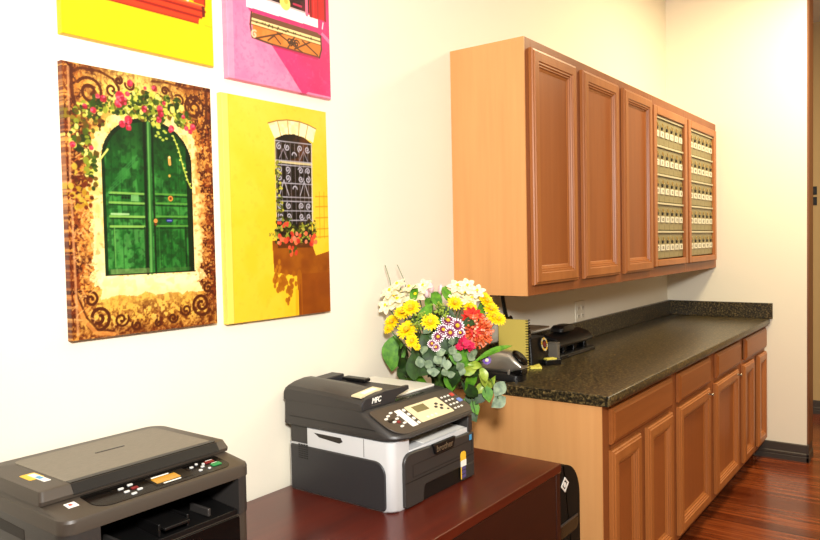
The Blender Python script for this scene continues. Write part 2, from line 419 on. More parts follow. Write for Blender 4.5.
# ------------------------------------------------------------------ credenza and shredder
cr = thing('credenza', 'long dark mahogany credenza carrying both printers', 'credenza', (-.30, 0, 0))
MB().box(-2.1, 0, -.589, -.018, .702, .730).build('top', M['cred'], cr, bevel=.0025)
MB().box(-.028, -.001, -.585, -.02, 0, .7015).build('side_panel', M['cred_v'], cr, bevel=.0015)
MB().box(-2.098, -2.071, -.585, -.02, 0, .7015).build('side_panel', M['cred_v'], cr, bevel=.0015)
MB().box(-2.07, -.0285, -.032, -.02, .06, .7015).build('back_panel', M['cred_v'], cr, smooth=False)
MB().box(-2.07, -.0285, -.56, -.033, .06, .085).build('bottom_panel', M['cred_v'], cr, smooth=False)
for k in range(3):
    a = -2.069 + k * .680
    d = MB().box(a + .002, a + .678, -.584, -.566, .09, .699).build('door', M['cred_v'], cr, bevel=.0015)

sh = thing('paper_shredder', 'black floor shredder with rounded top corner in the gap between credenza and base cabinet', 'shredder', (-.165, -.37, 0))
MB().prism(rrect(-.122, .124, .0, .677, [.01, .01, .13, .12], 10), 'y', -.165, -.09).build('bin_body', M['black_matte'], sh, bevel=.006)
MB().prism(rrect(-.07, .108, .435, .478, [.006, .02, .02, .006], 6), 'y', -.1665, -.160).build('handle_recess', M['black_gloss'], sh)
MB().box(-.07, .100, -.170, -.164, .478, .486).build('handle_rim', M['dark'], sh, bevel=.002)
lg = MB(); cx, cz = .004, .612; o = [(cx - .030, cz), (cx, cz - .026), (cx + .030, cz), (cx, cz + .026)]; i = [(cx - .021, cz), (cx, cz - .018), (cx + .021, cz), (cx, cz + .018)]
for k in range(4):
    j = (k + 1) % 4; lg.prism([o[k], o[j], i[j], i[k]], 'y', -.1668, -.164)
lg.lathe([(0, -.1668), (.009, -.1668), (.009, -.164)], (cx, 0, cz), 'y', 12)
lg.build('emblem', M['paper'], sh, smooth=False)

# ------------------------------------------------------------------ printers
def lettering(name, s, size, m, parent, Mx, ext=.0004, shear=0, bold=0):
    cu = bpy.data.curves.new(name, 'FONT'); cu.body = s; cu.size = size; cu.extrude = ext; cu.align_x = 'CENTER'; cu.align_y = 'CENTER'; cu.shear = shear; cu.offset = bold
    tmp = bpy.data.objects.new(name + '_tmp', cu); COL.objects.link(tmp)
    bpy.context.view_layer.update()
    me = bpy.data.meshes.new_from_object(tmp.evaluated_get(bpy.context.evaluated_depsgraph_get()))
    bpy.data.objects.remove(tmp); bpy.data.curves.remove(cu)
    me.name = name; me.transform(Mx); me.materials.clear(); me.materials.append(m)
    o = bpy.data.objects.new(name, me); COL.objects.link(o); o.parent = parent
    return o
def frame_from(o, ax, ay):
    ax = Vector(ax).normalized(); ay = Vector(ay).normalized(); az = ax.cross(ay)
    return Matrix(((ax.x, ay.x, az.x, o[0]), (ax.y, ay.y, az.y, o[1]), (ax.z, ay.z, az.z, o[2]), (0, 0, 0, 1)))
FRONT = lambda x, y, z: frame_from((x, y, z), (1, 0, 0), (0, 0, 1))
def ringz(pts, z): return [(x, y, z) for x, y in pts]

# --- right hand machine
t = thing('multifunction_printer', 'charcoal and light grey multifunction printer with phone keypad, in front of the flowers', 'printer', (-.745, -.235, .7305))
XL, XR, YB, YFt = -.192, .195, .20, -.185
b = MB(); b.loft([ringz(rrect(XL + .004, XR - .004, YFt + .006, YB, [.03, .02, .012, .012]), 0), ringz(rrect(XL, XR, YFt + .003, YB, [.022, .02, .012, .012]), .008), ringz(rrect(XL, XR, YFt + .003, YB, [.022, .02, .012, .012]), .135)])
b.build('lower_housing', M['grey'], t, ang=50)
# dark side panel with a rounded top front corner
sp = MB(); sp.prism(rrect(-.161, YB - .012, .004, .134, [.014, 0, .0, .036], 8), 'x', XL - .004, XL + .02); sp.build('side_panel', M['dark2'], t, bevel=.003)
g = MB()
for i in range(4):
    for j in range(7):
        y0 = .118 + i * .010; z0 = .098 + j * .0062; g.box(XL - .0046, XL - .0030, y0, y0 + .007, z0, z0 + .003)
g.build('vent_grille', M['black'], t, smooth=False)
# dark front panel
fp = MB(); fp.prism([(.192, .045), (.192, .134), (-.100, .147), ] + [(-.123 - .027 * math.sin(PI / 2 * k / 8) , .120 + .027 * math.cos(PI / 2 * k / 8)) for k in range(9)] + [(-.150, .008), (-.142, .003), (-.068, .003), (-.062, .040), (-.056, .046)], 'y', YFt - .006, YFt + .03)
fp.box(.125, .192, YFt - .006, YFt + .03, .003, .046)
fp.build('front_panel', M['dark'], t, bevel=.003)
rc = MB().box(-.066, .128, YFt - .001, YFt + .02, .003, .044).build('tray_recess', M['black'], t, smooth=False)
sm = MB(); sm.box(-.150, .192, YFt - .0068, YFt - .005, .070, .0715); sm.box(-.115, .178, YFt - .0066, YFt - .0055, .112, .1128); sm.box(-.115, .178, YFt - .0066, YFt - .0055, .0795, .0803); sm.box(-.115, -.1142, YFt - .0066, YFt - .0055, .0795, .112); sm.box(.178, .1788, YFt - .0066, YFt - .0055, .0795, .112)
sm.build('panel_seam', M['black'], t, smooth=False)
sw = MB(); sw.box(-.1935, -.1905, YFt + .03, -.149, .070, .0712); sw.build('bezel_seam', M['slot'], t, smooth=False)
# upper white band, output tray and gap
wb = MB(); wb.loft([ringz(rrect(XL, -.115, YFt + .003, .125, [.022, .004, .004, .004]), .1352), ringz(rrect(XL, -.115, YFt + .003, .125, [.022, .004, .004, .004]), .186)])
wb.box(-.115, .178, -.02, .125, .1352, .186)
wb.build('white_band', M['grey'], t, ang=50)
ty = MB(); ty.prism([(YFt + .004, .1352), (YFt + .004, .150), (-.021, .158), (-.021, .1352)], 'x', -.114, .172); ty.build('output_tray', M['grey'], t, bevel=.002)
MB().prism([(YFt + .012, .1515), (YFt + .010, .1530), (-.03, .1610), (-.03, .1590)], 'x', -.04, .165).build('paper_sheet', M['paper'], t, smooth=False)
MB().box(.1725, XR, YFt + .001, .19, .1352, .186).build('right_post', M['dark'], t, bevel=.003)
MB().box(XL + .012, .1724, .126, YB, .1352, .186).build('rear_housing', M['dark'], t, smooth=False)
hn = MB(); hn.prism([(.095, .176), (-.005, .176), (-.012, .166), (.0, .160), (.075, .166)], 'x', XL - .0008, XL + .004); hn.build('handle_notch', M['slot'], t)
hg = MB().box(XL - .001, XL + .002, -.088, -.0872, .137, .185).build('band_seam', M['slot'], t, smooth=False)
tb = MB(); tb.prism([(-.028, .148), (.082, .148), (.072, .118), (-.016, .118)], 'y', YFt - .014, YFt - .004); tb.build('tray_tab', M['black'], t, bevel=.002)
lettering('lettering', 'brother', .026, M['tan'], t, FRONT(.026, YFt - .0142, .132))
# stickers
s = MB(); s.prism(rrect(.116, .144, .056, .090, .010), 'y', YFt - .0072, YFt - .006); s.build('yellow_sticker', M['yellow'], t)
s = MB()
s.box(.117, .145, YFt - .0078, YFt - .006, .046, .064, 0)
for k in range(3): s.box(.120, .142, YFt - .0076, YFt - .006, .012 + k * .012, .021 + k * .012, 1)
s.box(.117, .120, YFt - .0076, YFt - .006, .010, .046, 2)
s.build('sticker', [M['paper'], M['purple'], M['yellow']], t, smooth=False)
MB().box(.166, .178, YFt - .0066, YFt - .005, .114, .130).build('blue_sticker', M['skyblue'], t, smooth=False)
# scanner unit lofted upward with a sloping control face
c4 = lambda r: [r, r * .8, .012, .012]
sc = MB(); sc.loft([ringz(rrect(XL + .003, XR - .003, -.17, YB + .01, c4(.045)), .187), ringz(rrect(XL - .003, XR + .002, -.196, YB + .014, c4(.055)), .190), ringz(rrect(XL - .003, XR + .002, -.206, YB + .015, c4(.06)), .197), ringz(rrect(XL - .003, XR + .002, -.203, YB + .015, c4(.06)), .203), ringz(rrect(XL - .001, XR, -.095, YB + .015, c4(.03)), .2575), ringz(rrect(XL + .001, XR - .002, -.090, YB + .015, c4(.03)), .259)])
sc.build('scanner_housing', M['dark'], t, ang=28)
se = MB(); se.box(XL - .0036, XL - .002, -.13, YB - .012, .2135, .2147); se.build('housing_seam', M['black'], t, smooth=False)
# control panel face (taupe) on the slope
SL = frame_from((0, -.203, .203), (1, 0, 0), (0, .108, .0545)); slen = .121
cp = MB(); cp.prism(rrect(XL + .006, XR - .006, .004, slen - .004, [.05, .035, .012, .012]), 'z', -.002, .0016); cp.xf(SL); cp.build('control_panel', M['taupe'], t, bevel=.001)
def key(x0, x1, y0, y1, m, name='key', h=.0035, r=.003):
    k = MB(); k.prism(rrect(x0, x1, y0, y1, min(r, (x1 - x0) * .45, (y1 - y0) * .45), 3), 'z', .001, h); k.xf(SL); return k.build(name, M[m], t)
key(-.058, .100, .022, .094, 'ivory', 'display_plate', .0026, .004)
key(-.034, .022, .060, .086, 'lcd', 'display_screen', .0034, .001)
for x in (-.022, -.002, .018): key(x, x + .009, .030, .038, 'grey')
for dx, dy in ((0, .011), (0, -.011), (.014, 0), (-.014, 0)): key(.066 + dx - .006, .066 + dx + .006, .058 + dy - .004, .058 + dy + .004, 'dark', 'arrow_key', .0042)
key(.083, .092, .034, .041, 'dark')
for r_ in range(4):
    for c_ in range(3): key(.112 + c_ * .017, .121 + c_ * .017, .028 + r_ * .018, .034 + r_ * .018, 'white', 'number_key', .003, .0015)
key(.162, .178, .078, .092, 'red', 'red_key'); key(.164, .182, .048, .064, 'blue', 'blue_key')
key(-.104, -.078, .020, .092, 'paper', 'label_card', .0022, .002)
for r_ in range(4): key(-.074, -.064, .022 + r_ * .019, .032 + r_ * .019, 'white')
for x, y in ((-.165, .070), (-.148, .078), (-.128, .086), (-.150, .052), (-.130, .060), (-.112, .070), (-.142, .030), (-.122, .038)): key(x, x + .013, y, y + .006, 'white')
key(-.136, -.124, .046, .055, 'maroon'); key(-.160, -.136, .058, .066, 'black')
# deck: paper slot and white cover
d = MB().box(-.050, .085, -.088, -.066, .2585, .2600).build('paper_slot', M['black_gloss'], t, bevel=.001)
d = MB(); d.prism(rrect(-.052, XR - .010, -.058, YB - .012, .008), 'z', .2592, .2660); d.build('document_cover', M['white'], t, bevel=.002)
# document feeder
fd = MB()
pr_top = [(-.194, .258), (-.194, .280), (-.188, .290), (-.165, .297), (-.125, .302), (-.095, .301), (-.085, .296), (-.080, .258)]
def fslice(y, dz, k): return [(x, y, (z if z < .259 else z + dz)) for x, z in pr_top]
fd.loft([fslice(-.084, -.010, 0), fslice(-.078, -.004, 0), fslice(.05, .006, 0), fslice(.198, .010, 0), fslice(.212, 0, 0)])
fd.build('feeder_cover', M['dark'], t, ang=28)
fg = MB(); fg.prism([(-.191, .2585), (-.052, .2592), (-.046, .272), (.014, .283), (.012, .295), (-.095, .298), (-.18, .289), (-.191, .280)], 'y', -.0865, -.076); fg.build('feeder_front', M['dark2'], t, bevel=.002)
ft = MB(); ft.prism([(-.082, .276), (.012, .290), (.012, .284), (-.082, .260)], 'y', -.0755, .16); ft.build('document_tray', M['dark'], t, bevel=.002)
fb = MB(); fb.prism([(-.082, .2595), (-.082, .302), (.010, .306), (.010, .284), (-.045, .275), (-.045, .2595)], 'y', .1605, .211); fb.build('tray_rear_guide', M['dark2'], t, bevel=.003)
MB().box(-.012, .016, .06, .150, .2905, .300).build('document_stop', M['black'], t, bevel=.002)
lb = MB(); lb.box(-.178, -.092, -.074, -.040, .2835, .2870, 0)
Q = MB(); 
SLf = frame_from((-.140, -.058, .2985), (1, 0, .09), (0, .99, .05))
q = MB(); q.box(-.045, .045, -.017, .017, -.003, .0012, 0); q.box(-.020, .034, -.009, .009, .001, .0017, 1); q.xf(SLf); q.build('instruction_label', [M['ivory'], M['paper']], t, smooth=False)
lettering('lettering', 'MFC', .020, M['paper'], t, FRONT(-.135, -.0868, .279), shear=.25, bold=.0006)
MB().box(-.155, -.115, -.0869, -.0862, .2665, .2675).build('model_line', M['greyb'], t, smooth=False)

# --- left hand machine
t = thing('laser_printer', 'low dark taupe laser printer with grey textured lid, at the left edge of the photo', 'printer', (-1.558, -.19, .7325))
XH = .2055; YB = .17; YF2 = -.175
b = MB(); b.loft([ringz(rrect(-XH + .01, XH - .01, YF2 + .012, YB - .004, .02), 0), ringz(rrect(-XH, XH, YF2 + .004, YB, [.03, .03, .012, .012]), .012), ringz(rrect(-XH, XH, YF2 + .004, YB, [.03, .03, .012, .012]), .135)])
b.build('lower_housing', M['taupe'], t, ang=50)
u_ = MB(); 
rr = lambda r: [r, r, .012, .012]
u_.loft([ringz(rrect(-XH, -.139, YF2, YB, [.032, .0, 0, .012]), .1355), ringz(rrect(-XH, -.139, YF2, YB, [.032, 0, 0, .012]), .2120)])
u_.loft([ringz(rrect(.168, XH, YF2, YB, [.0, .032, .012, 0]), .1355), ringz(rrect(.168, XH, YF2, YB, [0, .032, .012, 0]), .2120)])
u_.box(-.139, .168, .02, YB, .1355, .212)
u_.build('middle_housing', M['dark'], t, ang=50)
MB().box(-.138, .167, .012, .019, .137, .211).build('output_back', M['black'], t, smooth=False)
MB().prism([(YF2 + .004, .1357), (YF2 + .004, .146), (.011, .160), (.011, .1357)], 'x', -.138, .167).build('output_tray', M['black'], t, bevel=.001)
fl = MB(); fl.prism([(YF2 - .002, .160), (YF2 - .002, .166), (-.09, .170), (-.09, .162)], 'x', -.012, .045); fl.box(-.018, -.013, YF2 + .01, -.09, .147, .172); fl.box(.046, .051, YF2 + .01, -.09, .147, .172); fl.build('paper_flap', M['black'], t, bevel=.0015)
MB().box(-.095, -.088, YF2 + .012, -.10, .148, .165).build('tray_fin', M['dark'], t, bevel=.002)
MB().box(.098, .105, YF2 + .012, -.10, .149, .166).build('tray_fin', M['dark'], t, bevel=.002)
fc = MB(); fc.prism(rrect(-.140, .170, .010, .134, .008), 'y', YF2 + .001, YF2 + .02); fc.build('front_door', M['black_gloss'], t, bevel=.002)
up = MB(); up.loft([ringz(rrect(-XH, XH, YF2, YB, rr(.026)), .2122), ringz(rrect(-XH, XH, YF2, YB, rr(.026)), .232), ringz(rrect(-XH + .001, XH - .001, YF2 + .002, YB, rr(.027)), .2370), ringz(rrect(-XH + .003, XH - .003, YF2 + .006, YB, rr(.028)), .2390), ringz(rrect(-XH + .004, XH - .004, -.085, YB, rr(.01)), .2500)])
up.build('scanner_housing', M['taupe'], t, ang=24)
sl = MB(); sl.prism([(YB - .03, .2), (-.035, .196), (-.035, .176), (YB - .03, .176)], 'x', -XH - .0008, -XH + .004); sl.build('side_handle', M['toe'], t, bevel=.001)
lid = MB(); lid.loft([ringz(rrect(-XH - .001, XH + .001, -.098, YB - .003, [.008, .008, .035, .02]), .2505), ringz(rrect(-XH - .001, XH + .001, -.100, YB - .003, [.008, .008, .035, .02]), .258), ringz(rrect(-XH + .004, XH - .004, -.090, YB - .008, [.008, .008, .035, .02]), .2735), ringz(rrect(-XH + .008, XH - .008, -.086, YB - .012, [.008, .008, .035, .02]), .2750)])
lid.build('scanner_lid', M['taupe'], t, ang=24)
lp = MB(); lp.prism(rrect(-.148, .174, -.074, .136, [.002, .002, .016, .016]), 'z', .2745, .2762)
lp.build('lid_plate', M['lid'], t, bevel=.0006)
MB().box(-.02, .045, .048, .052, .2755, .2772).build('lid_badge', M['dark'], t, smooth=False)
LS = frame_from((0, -.1003, .2578), (1, 0, 0), (0, .0100, .0158))
k = MB(); k.box(-.146, .178, -.002, .0185, -.002, .0012); k.prism(rrect(-.146, .178, .0, .001, 0), 'z', 0, .0005); k.xf(LS); k.build('lid_strip', M['black'], t, smooth=False)
MB().box(-.146, .178, -.0885, -.0745, .2720, .2758).build('lid_edge', M['black'], t, smooth=False)
CPm = frame_from((0, YF2 + .006, .2390), (1, 0, 0), (0, .084, .0110))
def key(x0, x1, y0, y1, m, name='key', h=.003, r=.002):
    y0, y1 = y0 * 1.25 + .001, y1 * 1.25 + .001; k = MB(); k.prism(rrect(x0, x1, y0, y1, min(r, (x1 - x0) * .45, (y1 - y0) * .45), 3), 'z', .0006, h); k.xf(CPm); return k.build(name, M[m], t)
k = MB(); k.prism(rrect(-.136, .165, .004, .070, [.030, .024, .004, .004]), 'z', -.002, .0012); k.xf(CPm); k.build('control_panel', M['black_gloss'], t)
key(-.010, .074, .012, .046, 'black', 'display_plate', .0018); key(-.004, .050, .019, .038, 'lcd2', 'display_screen', .0024)
key(.0, .040, .040, .043, 'paper', 'display_text', .0022); key(.006, .046, .013, .016, 'paper', 'display_text', .0022)
for x, y in ((-.072, .036), (-.050, .040), (-.070, .022), (-.064, .010), (-.046, .018)): key(x, x + .011, y, y + .0045, 'grey')
key(-.052, -.038, .026, .032, 'maroon')
for x, y in ((.086, .034), (.092, .016), (.106, .026)): key(x, x + .008, y, y + .0045, 'grey')
for x, y in ((.104, .040), (.116, .034), (.113, .014)): key(x, x + .006, y, y + .0045, 'grey')
key(.124, .146, .034, .041, 'maroon', 'stop_key'); key(.128, .150, .018, .028, 'green', 'start_key')
key(.130, .147, .042, .044, 'paper', 'key_text', .002); key(.134, .148, .029, .031, 'paper', 'key_text', .002)
key(-.172, -.152, .030, .046, 'paper', 'white_sticker', .0010, .001)
key(-.166, -.160, .036, .042, 'red', 'sticker_mark', .0013, .001)
s = MB(); s.prism(rrect(-.182, -.154, -.012, .032, .004), 'z', .2740, .2756, 0); s.box(-.170, -.157, -.040, .024, .2742, .2760, 1); s.box(-.168, -.159, -.02, .0, .2742, .2763, 2)
s.build('yellow_sticker', [M['yellow'], M['paper'], M['skyblue']], t, smooth=False)
# ------------------------------------------------------------------ things on the counter
CZ = .9005
np_ = thing('spiral_notebook', 'yellow covered spiral notebook standing upright behind the silver sharpener', 'notebook', (.247, -.185, CZ), None, 0)
nb = MB(); nb.box(.0, .002, -.002, .130, 0, .208, 0); nb.box(.0025, .009, .004, .128, .003, .205, 1); nb.box(.0095, .0115, -.002, .130, 0, .208, 0)
nb.build('cover', [M['kraft'], M['paper']], np_, smooth=False)
for k in range(19):
    z = .008 + k * .0108
    MB().tube([(.006 + .0085 * math.cos(a), -.003 + .0095 * math.sin(a), z + .001 * a) for a in [2 * PI * q / 10 for q in range(11)]], .0016, 0, 5).build('wire_loop', M['black'], np_)

ps = thing('pencil_sharpener', 'silver and black electric pencil sharpener with slanted dark oval face', 'pencil sharpener', (.050, -.190, CZ), None, math.radians(-84))
bp_ = MB()
bp_.loft([ringz(rrect(-.095, .085, -.042, .042, .03), 0), ringz(rrect(-.095, .085, -.042, .042, .03), .022), ringz(rrect(-.09, .03, -.038, .038, .03), .034)])
bp_.build('base', M['black'], ps, ang=50)
bd = MB(); rings = []
for x, zl, zh, hw in ((-.088, .036, .080, .030), (-.080, .030, .096, .037), (-.05, .029, .108, .040), (0, .029, .112, .041), (.036, .029, .108, .041), (.062, .040, .088, .040), (.084, .046, .060, .036)):
    rings.append([(x, y, z) for y, z in rrect(-hw, hw, zl, zh, min(.022, (zh - zl) * .45), 5)])
bd.loft(rings); bd.build('body', M['silver'], ps, ang=45)
of = MB(); SLo = frame_from((.066, 0, .0855), (0, 1, 0), (-.050, 0, .048))
of.lathe([(0, .0), (.039, .0), (.039, .004), (.034, .0075), (0, .0045)], n=28)
of.v = [(p[0] * .92, p[1] * .95, p[2]) for p in of.v]; of.xf(SLo); of.build('oval_face', M['black_gloss'], ps)
MB().box(.034, .086, -.030, .030, .0225, .044).build('shavings_drawer', M['black_gloss'], ps, bevel=.004)
MB().box(.030, .040, -.040, -.033, .022, .052).build('side_post', M['silver'], ps, bevel=.002)

pc = thing('postal_scale', 'small dark postal scale with a flat tan tray and a round dial', 'scale', (.40, -.13, CZ))
c = MB(); c.loft([ringz(rrect(-.085, .075, -.045, .06, .01), 0), ringz(rrect(-.085, .075, -.045, .06, .01), .03), ringz(rrect(-.07, .065, -.030, .05, .01), .118)])
c.build('body', M['black'], pc, ang=45)
MB().lathe([(.008, .112), (.008, .154)], (-.005, .01, 0), n=14).build('post', M['tan'], pc)
c = MB(); c.prism(rrect(-.085, .075, -.05, .07, .008), 'z', .154, .161); c.build('tray', M['tan'], pc, bevel=.002)
dl = MB(); DM = frame_from((.030, -.0385, .085), (1, 0, 0), (0, .17, 1))
dl.lathe([(0, .0), (.031, .0), (.031, .006), (0, .006)], n=28, m=0)
for k in range(20):
    a0, a1 = 2 * PI * k / 20, 2 * PI * (k + .8) / 20
    dl.prism([(.02 * math.cos(a0), .02 * math.sin(a0)), (.029 * math.cos(a0), .029 * math.sin(a0)), (.029 * math.cos(a1), .029 * math.sin(a1)), (.02 * math.cos(a1), .02 * math.sin(a1))], 'z', .0061, .0068, 1 if k % 4 < 2 else 2)
dl.lathe([(0, .0062), (.0125, .0062), (.0125, .0072), (0, .0072)], n=16, m=3)
dl.xf(DM); dl.build('dial', [M['ink'], M['yellow'], M['ivory'], M['maroon']], pc, ang=40)

sn = thing('sticky_note_pad', 'pad of yellow sticky notes lying beside the notebook spine', 'sticky notes', (.322, -.165, CZ), None, math.radians(35))
q = MB(); q.box(-.038, .040, -.040, .034, 0, .010); q.build('pad', M['sticky'], sn, bevel=.001)
sn2 = thing('sticky_note_holder', 'low black holder with a yellow note in front of the postal scale', 'note holder', (.440, -.20, CZ), None, math.radians(-30))
q = MB(); q.box(-.040, .040, -.020, .020, 0, .022); q.build('holder', M['black'], sn2, bevel=.003)
MB().box(-.030, .020, -.015, .015, .0215, .0275).build('notes', M['sticky'], sn2, bevel=.0005)
gb = thing('card_box', 'small upright grey box between the postal scale and the black hole punch', 'box', (.527, -.172, CZ))
MB().box(-.013, .013, -.022, .022, 0, .076).build('box_body', M['greyb'], gb, bevel=.002)
MB().box(-.014, .014, -.023, .023, .0765, .083).build('lid', M['greyb'], gb, bevel=.002)

hp = thing('hole_punch', 'long black three hole punch with raised lever against the backsplash', 'hole punch', (.74, -.135, CZ))
b = MB(); b.prism([(-.058, 0), (-.058, .016), (-.05, .02), (.055, .02), (.058, 0)], 'x', -.185, .195); b.build('base', M['black'], hp, bevel=.003)
MB().box(-.17, .18, -.020, .045, .0205, .048).build('punch_rail', M['black_gloss'], hp, bevel=.004)
lv = MB(); lv.prism([(-.050, .050), (-.056, .060), (-.030, .090), (.03, .108), (.048, .100), (.048, .049)], 'x', -.178, .19); lv.build('lever', M['black'], hp, bevel=.006)
pd = MB(); pd.loft([[(x, y, z) for x, y in rrect(-.085 + q_, .055 - q_, -.02 + q_ * .5, .048 - q_ * .5, .02)] for q_, z in ((0, .1095), (0, .124), (.014, .136))]); pd.build('lever_pad', M['black'], hp, ang=50)
for x in (-.11, 0, .12): MB().lathe([(.013, .021), (.013, .0495)], (x, -.033, 0), n=16).build('punch_head', M['black_gloss'], hp)
MB().box(-.12, .13, -.0595, -.0575, .006, .011).build('trim_line', M['dark'], hp, smooth=False)

cd = thing('power_cord', 'black cord hanging behind the notebook from under the maple wall cabinet', 'cord', (.335, -.045, 1.228))
MB().tube([(-.012, .018, .0), (-.006, .016, -.03), (.006, .016, -.07), (.018, .016, -.105), (.03, .016, -.127), (.05, .017, -.137), (.068, .018, -.130), (.075, .018, -.14)], .0085, 0, 8).build('cable', M['black'], cd)
MB().box(-.028, .012, .004, .028, -.03, -.0003).build('plug', M['black'], cd, bevel=.004)

for i, (y, z, lab) in enumerate(((-.700, 1.750, 'upper of two dark square wall plates in the hallway'), (-.700, 1.667, 'lower of two dark square wall plates in the hallway'))):
    s = thing('wall_plate', lab, 'wall plate', (4.12, y, z))
    MB().box(-.008, 0, -.03, .03, 0, .065).build('plate', M['black'], s, bevel=.002)
    MB().box(-.011, -.008, -.012, .012, .018, .046).build('switch', M['slot'], s, bevel=.001)
# ------------------------------------------------------------------ flower arrangement
BQ = Vector((-.425, -.215, .7305))
bq = thing('flower_arrangement', 'mixed bouquet of white, yellow, red and orange flowers with eucalyptus, behind the keypad printer', 'flowers', BQ)
vs = MB(); vs.lathe([(0, 0), (.040, 0), (.045, .01), (.052, .09), (.042, .15), (.040, .19), (.046, .205), (.042, .205), (.036, .19), (.036, .12), (0, .12)], n=28); vs.build('vase', M['vase'], bq)
VT = Vector((-.425, -.215, .93)); CEN = Vector((-.425, -.2, 1.06))
rnd = random.Random(11)
def orient(p, wild=.35, up=.15):
    d = (Vector(p) - CEN).normalized() * .8 + Vector((-.65, -.45, .15))      # blooms lean to the room side and up
    d += Vector((rnd.uniform(-wild, wild), rnd.uniform(-wild, wild), rnd.uniform(-wild, wild) + up)); return d.normalized()
def place(p, d, spin=None):
    z = d.normalized(); x = z.cross(Vector((0, 0, 1)))
    if x.length < .01: x = Vector((1, 0, 0))
    x.normalize(); y = z.cross(x); a = rnd.uniform(0, 6.28) if spin is None else spin
    x2 = x * math.cos(a) + y * math.sin(a); y2 = z.cross(x2); q = Vector(p) - BQ
    return Matrix(((x2.x, y2.x, z.x, q.x), (x2.y, y2.y, z.y, q.y), (x2.z, y2.z, z.z, q.z), (0, 0, 0, 1)))
def petal_mb(mb, ang, r0_, r1_, w, lift, curl, m=0, n=4, m_tip=None, thick=0):
    """one curved petal as a small grid"""
    ca, sa = math.cos(ang), math.sin(ang); vs = []; fs = []; ms = []
    for i in range(n + 1):
        t_ = i / n; rr = r0_ + (r1_ - r0_) * t_
        ww = w * max(.12, math.sin(PI * min(.96, .18 + .78 * t_)) ** .7)
        z = lift * t_ + curl * t_ * t_
        for s_ in (-1, 0, 1):
            zz = z + (0.18 * ww if s_ else 0)
            vs.append((ca * rr - sa * ww * s_, sa * rr + ca * ww * s_, zz))
    for i in range(n):
        for j in range(2): fs.append((i * 3 + j, i * 3 + j + 1, i * 3 + j + 4, i * 3 + j + 3)); ms.append(m_tip if (m_tip is not None and i >= n - 1) else m)
    o = len(mb.v); mb.v += vs; mb.f += [tuple(q + o for q in f) for f in fs]; mb.m += ms
def stem_to(p, mb):
    p = Vector(p); mid = (p + VT) / 2 + Vector((0, 0, .02))
    pts = [VT + Vector((rnd.uniform(-.02, .02), rnd.uniform(-.02, .02), -.07)), VT + (p - VT) * .15 + Vector((0, 0, .02)), mid, p]
    mb.tube([q - BQ for q in pts], .0022, 0, 5)
STEMS = MB()
def flower(name, p, R, kind, d=None):
    d = d or orient(p); Mx = place(p, d); mb = MB(); stem_to(Vector(p) - d * R * .3, STEMS)
    ctr = None
    if kind == 'mum':
        for ring, (nn, rr, li, cu) in enumerate(((16, 1.0, .05, -.05), (14, .82, .25, .0), (10, .58, .42, .1))):
            for k in range(nn): petal_mb(mb, 2 * PI * k / nn + ring * .2 + rnd.uniform(-.08, .08), R * .12, R * rr * rnd.uniform(.92, 1.05), R * .15, R * li, R * cu)
        mats = M['p_yellow']; ctr = (R * .28, R * .30, M['p_gold'])
    elif kind == 'lily':
        for k in range(6): petal_mb(mb, 2 * PI * k / 6 + rnd.uniform(-.1, .1), R * .1, R * 1.05, R * .33, R * .5, -R * .35)
        mats = M['p_white']; ctr = (R * .16, R * .45, M['p_yellow'])
    elif kind == 'aster':
        for ring, (nn, rr, li) in enumerate(((16, 1.0, .05), (12, .75, .22))):
            for k in range(nn): petal_mb(mb, 2 * PI * k / nn + ring * .2, R * .15, R * rr, R * .17, R * li, 0, 0, 4, 1)
        mats = [M['p_purp'], M['p_wtip']]; ctr = (R * .28, R * .22, M['p_gold'])
    elif kind == 'carn':
        for k in range(34):
            petal_mb(mb, rnd.uniform(0, 6.28), R * .08, R * rnd.uniform(.6, 1.0), R * .24, R * rnd.uniform(0, .8), R * rnd.uniform(-.1, .2))
        mats = M['p_mag']
    elif kind == 'red':
        for k in range(9): petal_mb(mb, 2 * PI * k / 9, R * .08, R, R * .24, R * .35, -R * .1)
        mats = M['p_red']; ctr = (R * .2, R * .3, M['p_red'])
    elif kind == 'viol':
        for k in range(14): petal_mb(mb, 2 * PI * k / 14, R * .15, R, R * .17, R * .08, 0)
        mats = M['p_viol']; ctr = (R * .42, R * .2, M['p_white'])
    elif kind == 'prot':
        for k in range(150):
            a = rnd.uniform(0, 6.28); e = math.acos(1 - rnd.random() * 1.05); dv = Vector((math.sin(e) * math.cos(a), math.sin(e) * math.sin(a), math.cos(e)))
            tip = dv * R * rnd.uniform(.9, 1.05); md = dv * R * .6 + Vector((0, 0, -.05 * R))
            mb.tube([dv * R * .25, md, tip * .92, tip], [R * .05, R * .045, R * .05, R * .075], 1 if k % 3 == 0 else 0, 5)
        mats = [M['p_or'], M['p_or2']]; ctr = (R * .62, R * .1, M['p_red'])
    mb.xf(Mx); o = mb.build(name, mats, bq, ang=60)
    if ctr:
        c = MB(); r_, h_, mm = ctr
        c.lathe([(0, h_ - r_ * .9), (r_ * .7, h_ - r_ * .5), (r_, h_), (r_ * .75, h_ + r_ * .45), (0, h_ + r_ * .6)], n=12); c.xf(Mx); c.build('flower_centre', mm, o)
    return o
for x, y, z, r_ in [(-.501, -.079, 1.268, .023), (-.484, -.103, 1.238, .027), (-.509, -.067, 1.225, .020), (-.466, -.132, 1.277, .023), (-.486, -.101, 1.291, .020), (-.464, -.155, 1.254, .023), (-.442, -.172, 1.286, .020), (-.390, -.269, 1.282, .022), (-.377, -.299, 1.285, .020), (-.385, -.280, 1.252, .033), (-.363, -.329, 1.268, .018), (-.371, -.310, 1.242, .018), (-.495, -.09, 1.252, .022), (-.45, -.15, 1.268, .022)]:
    flower('white_lily', (x, y, z), r_ * 1.55, 'lily')
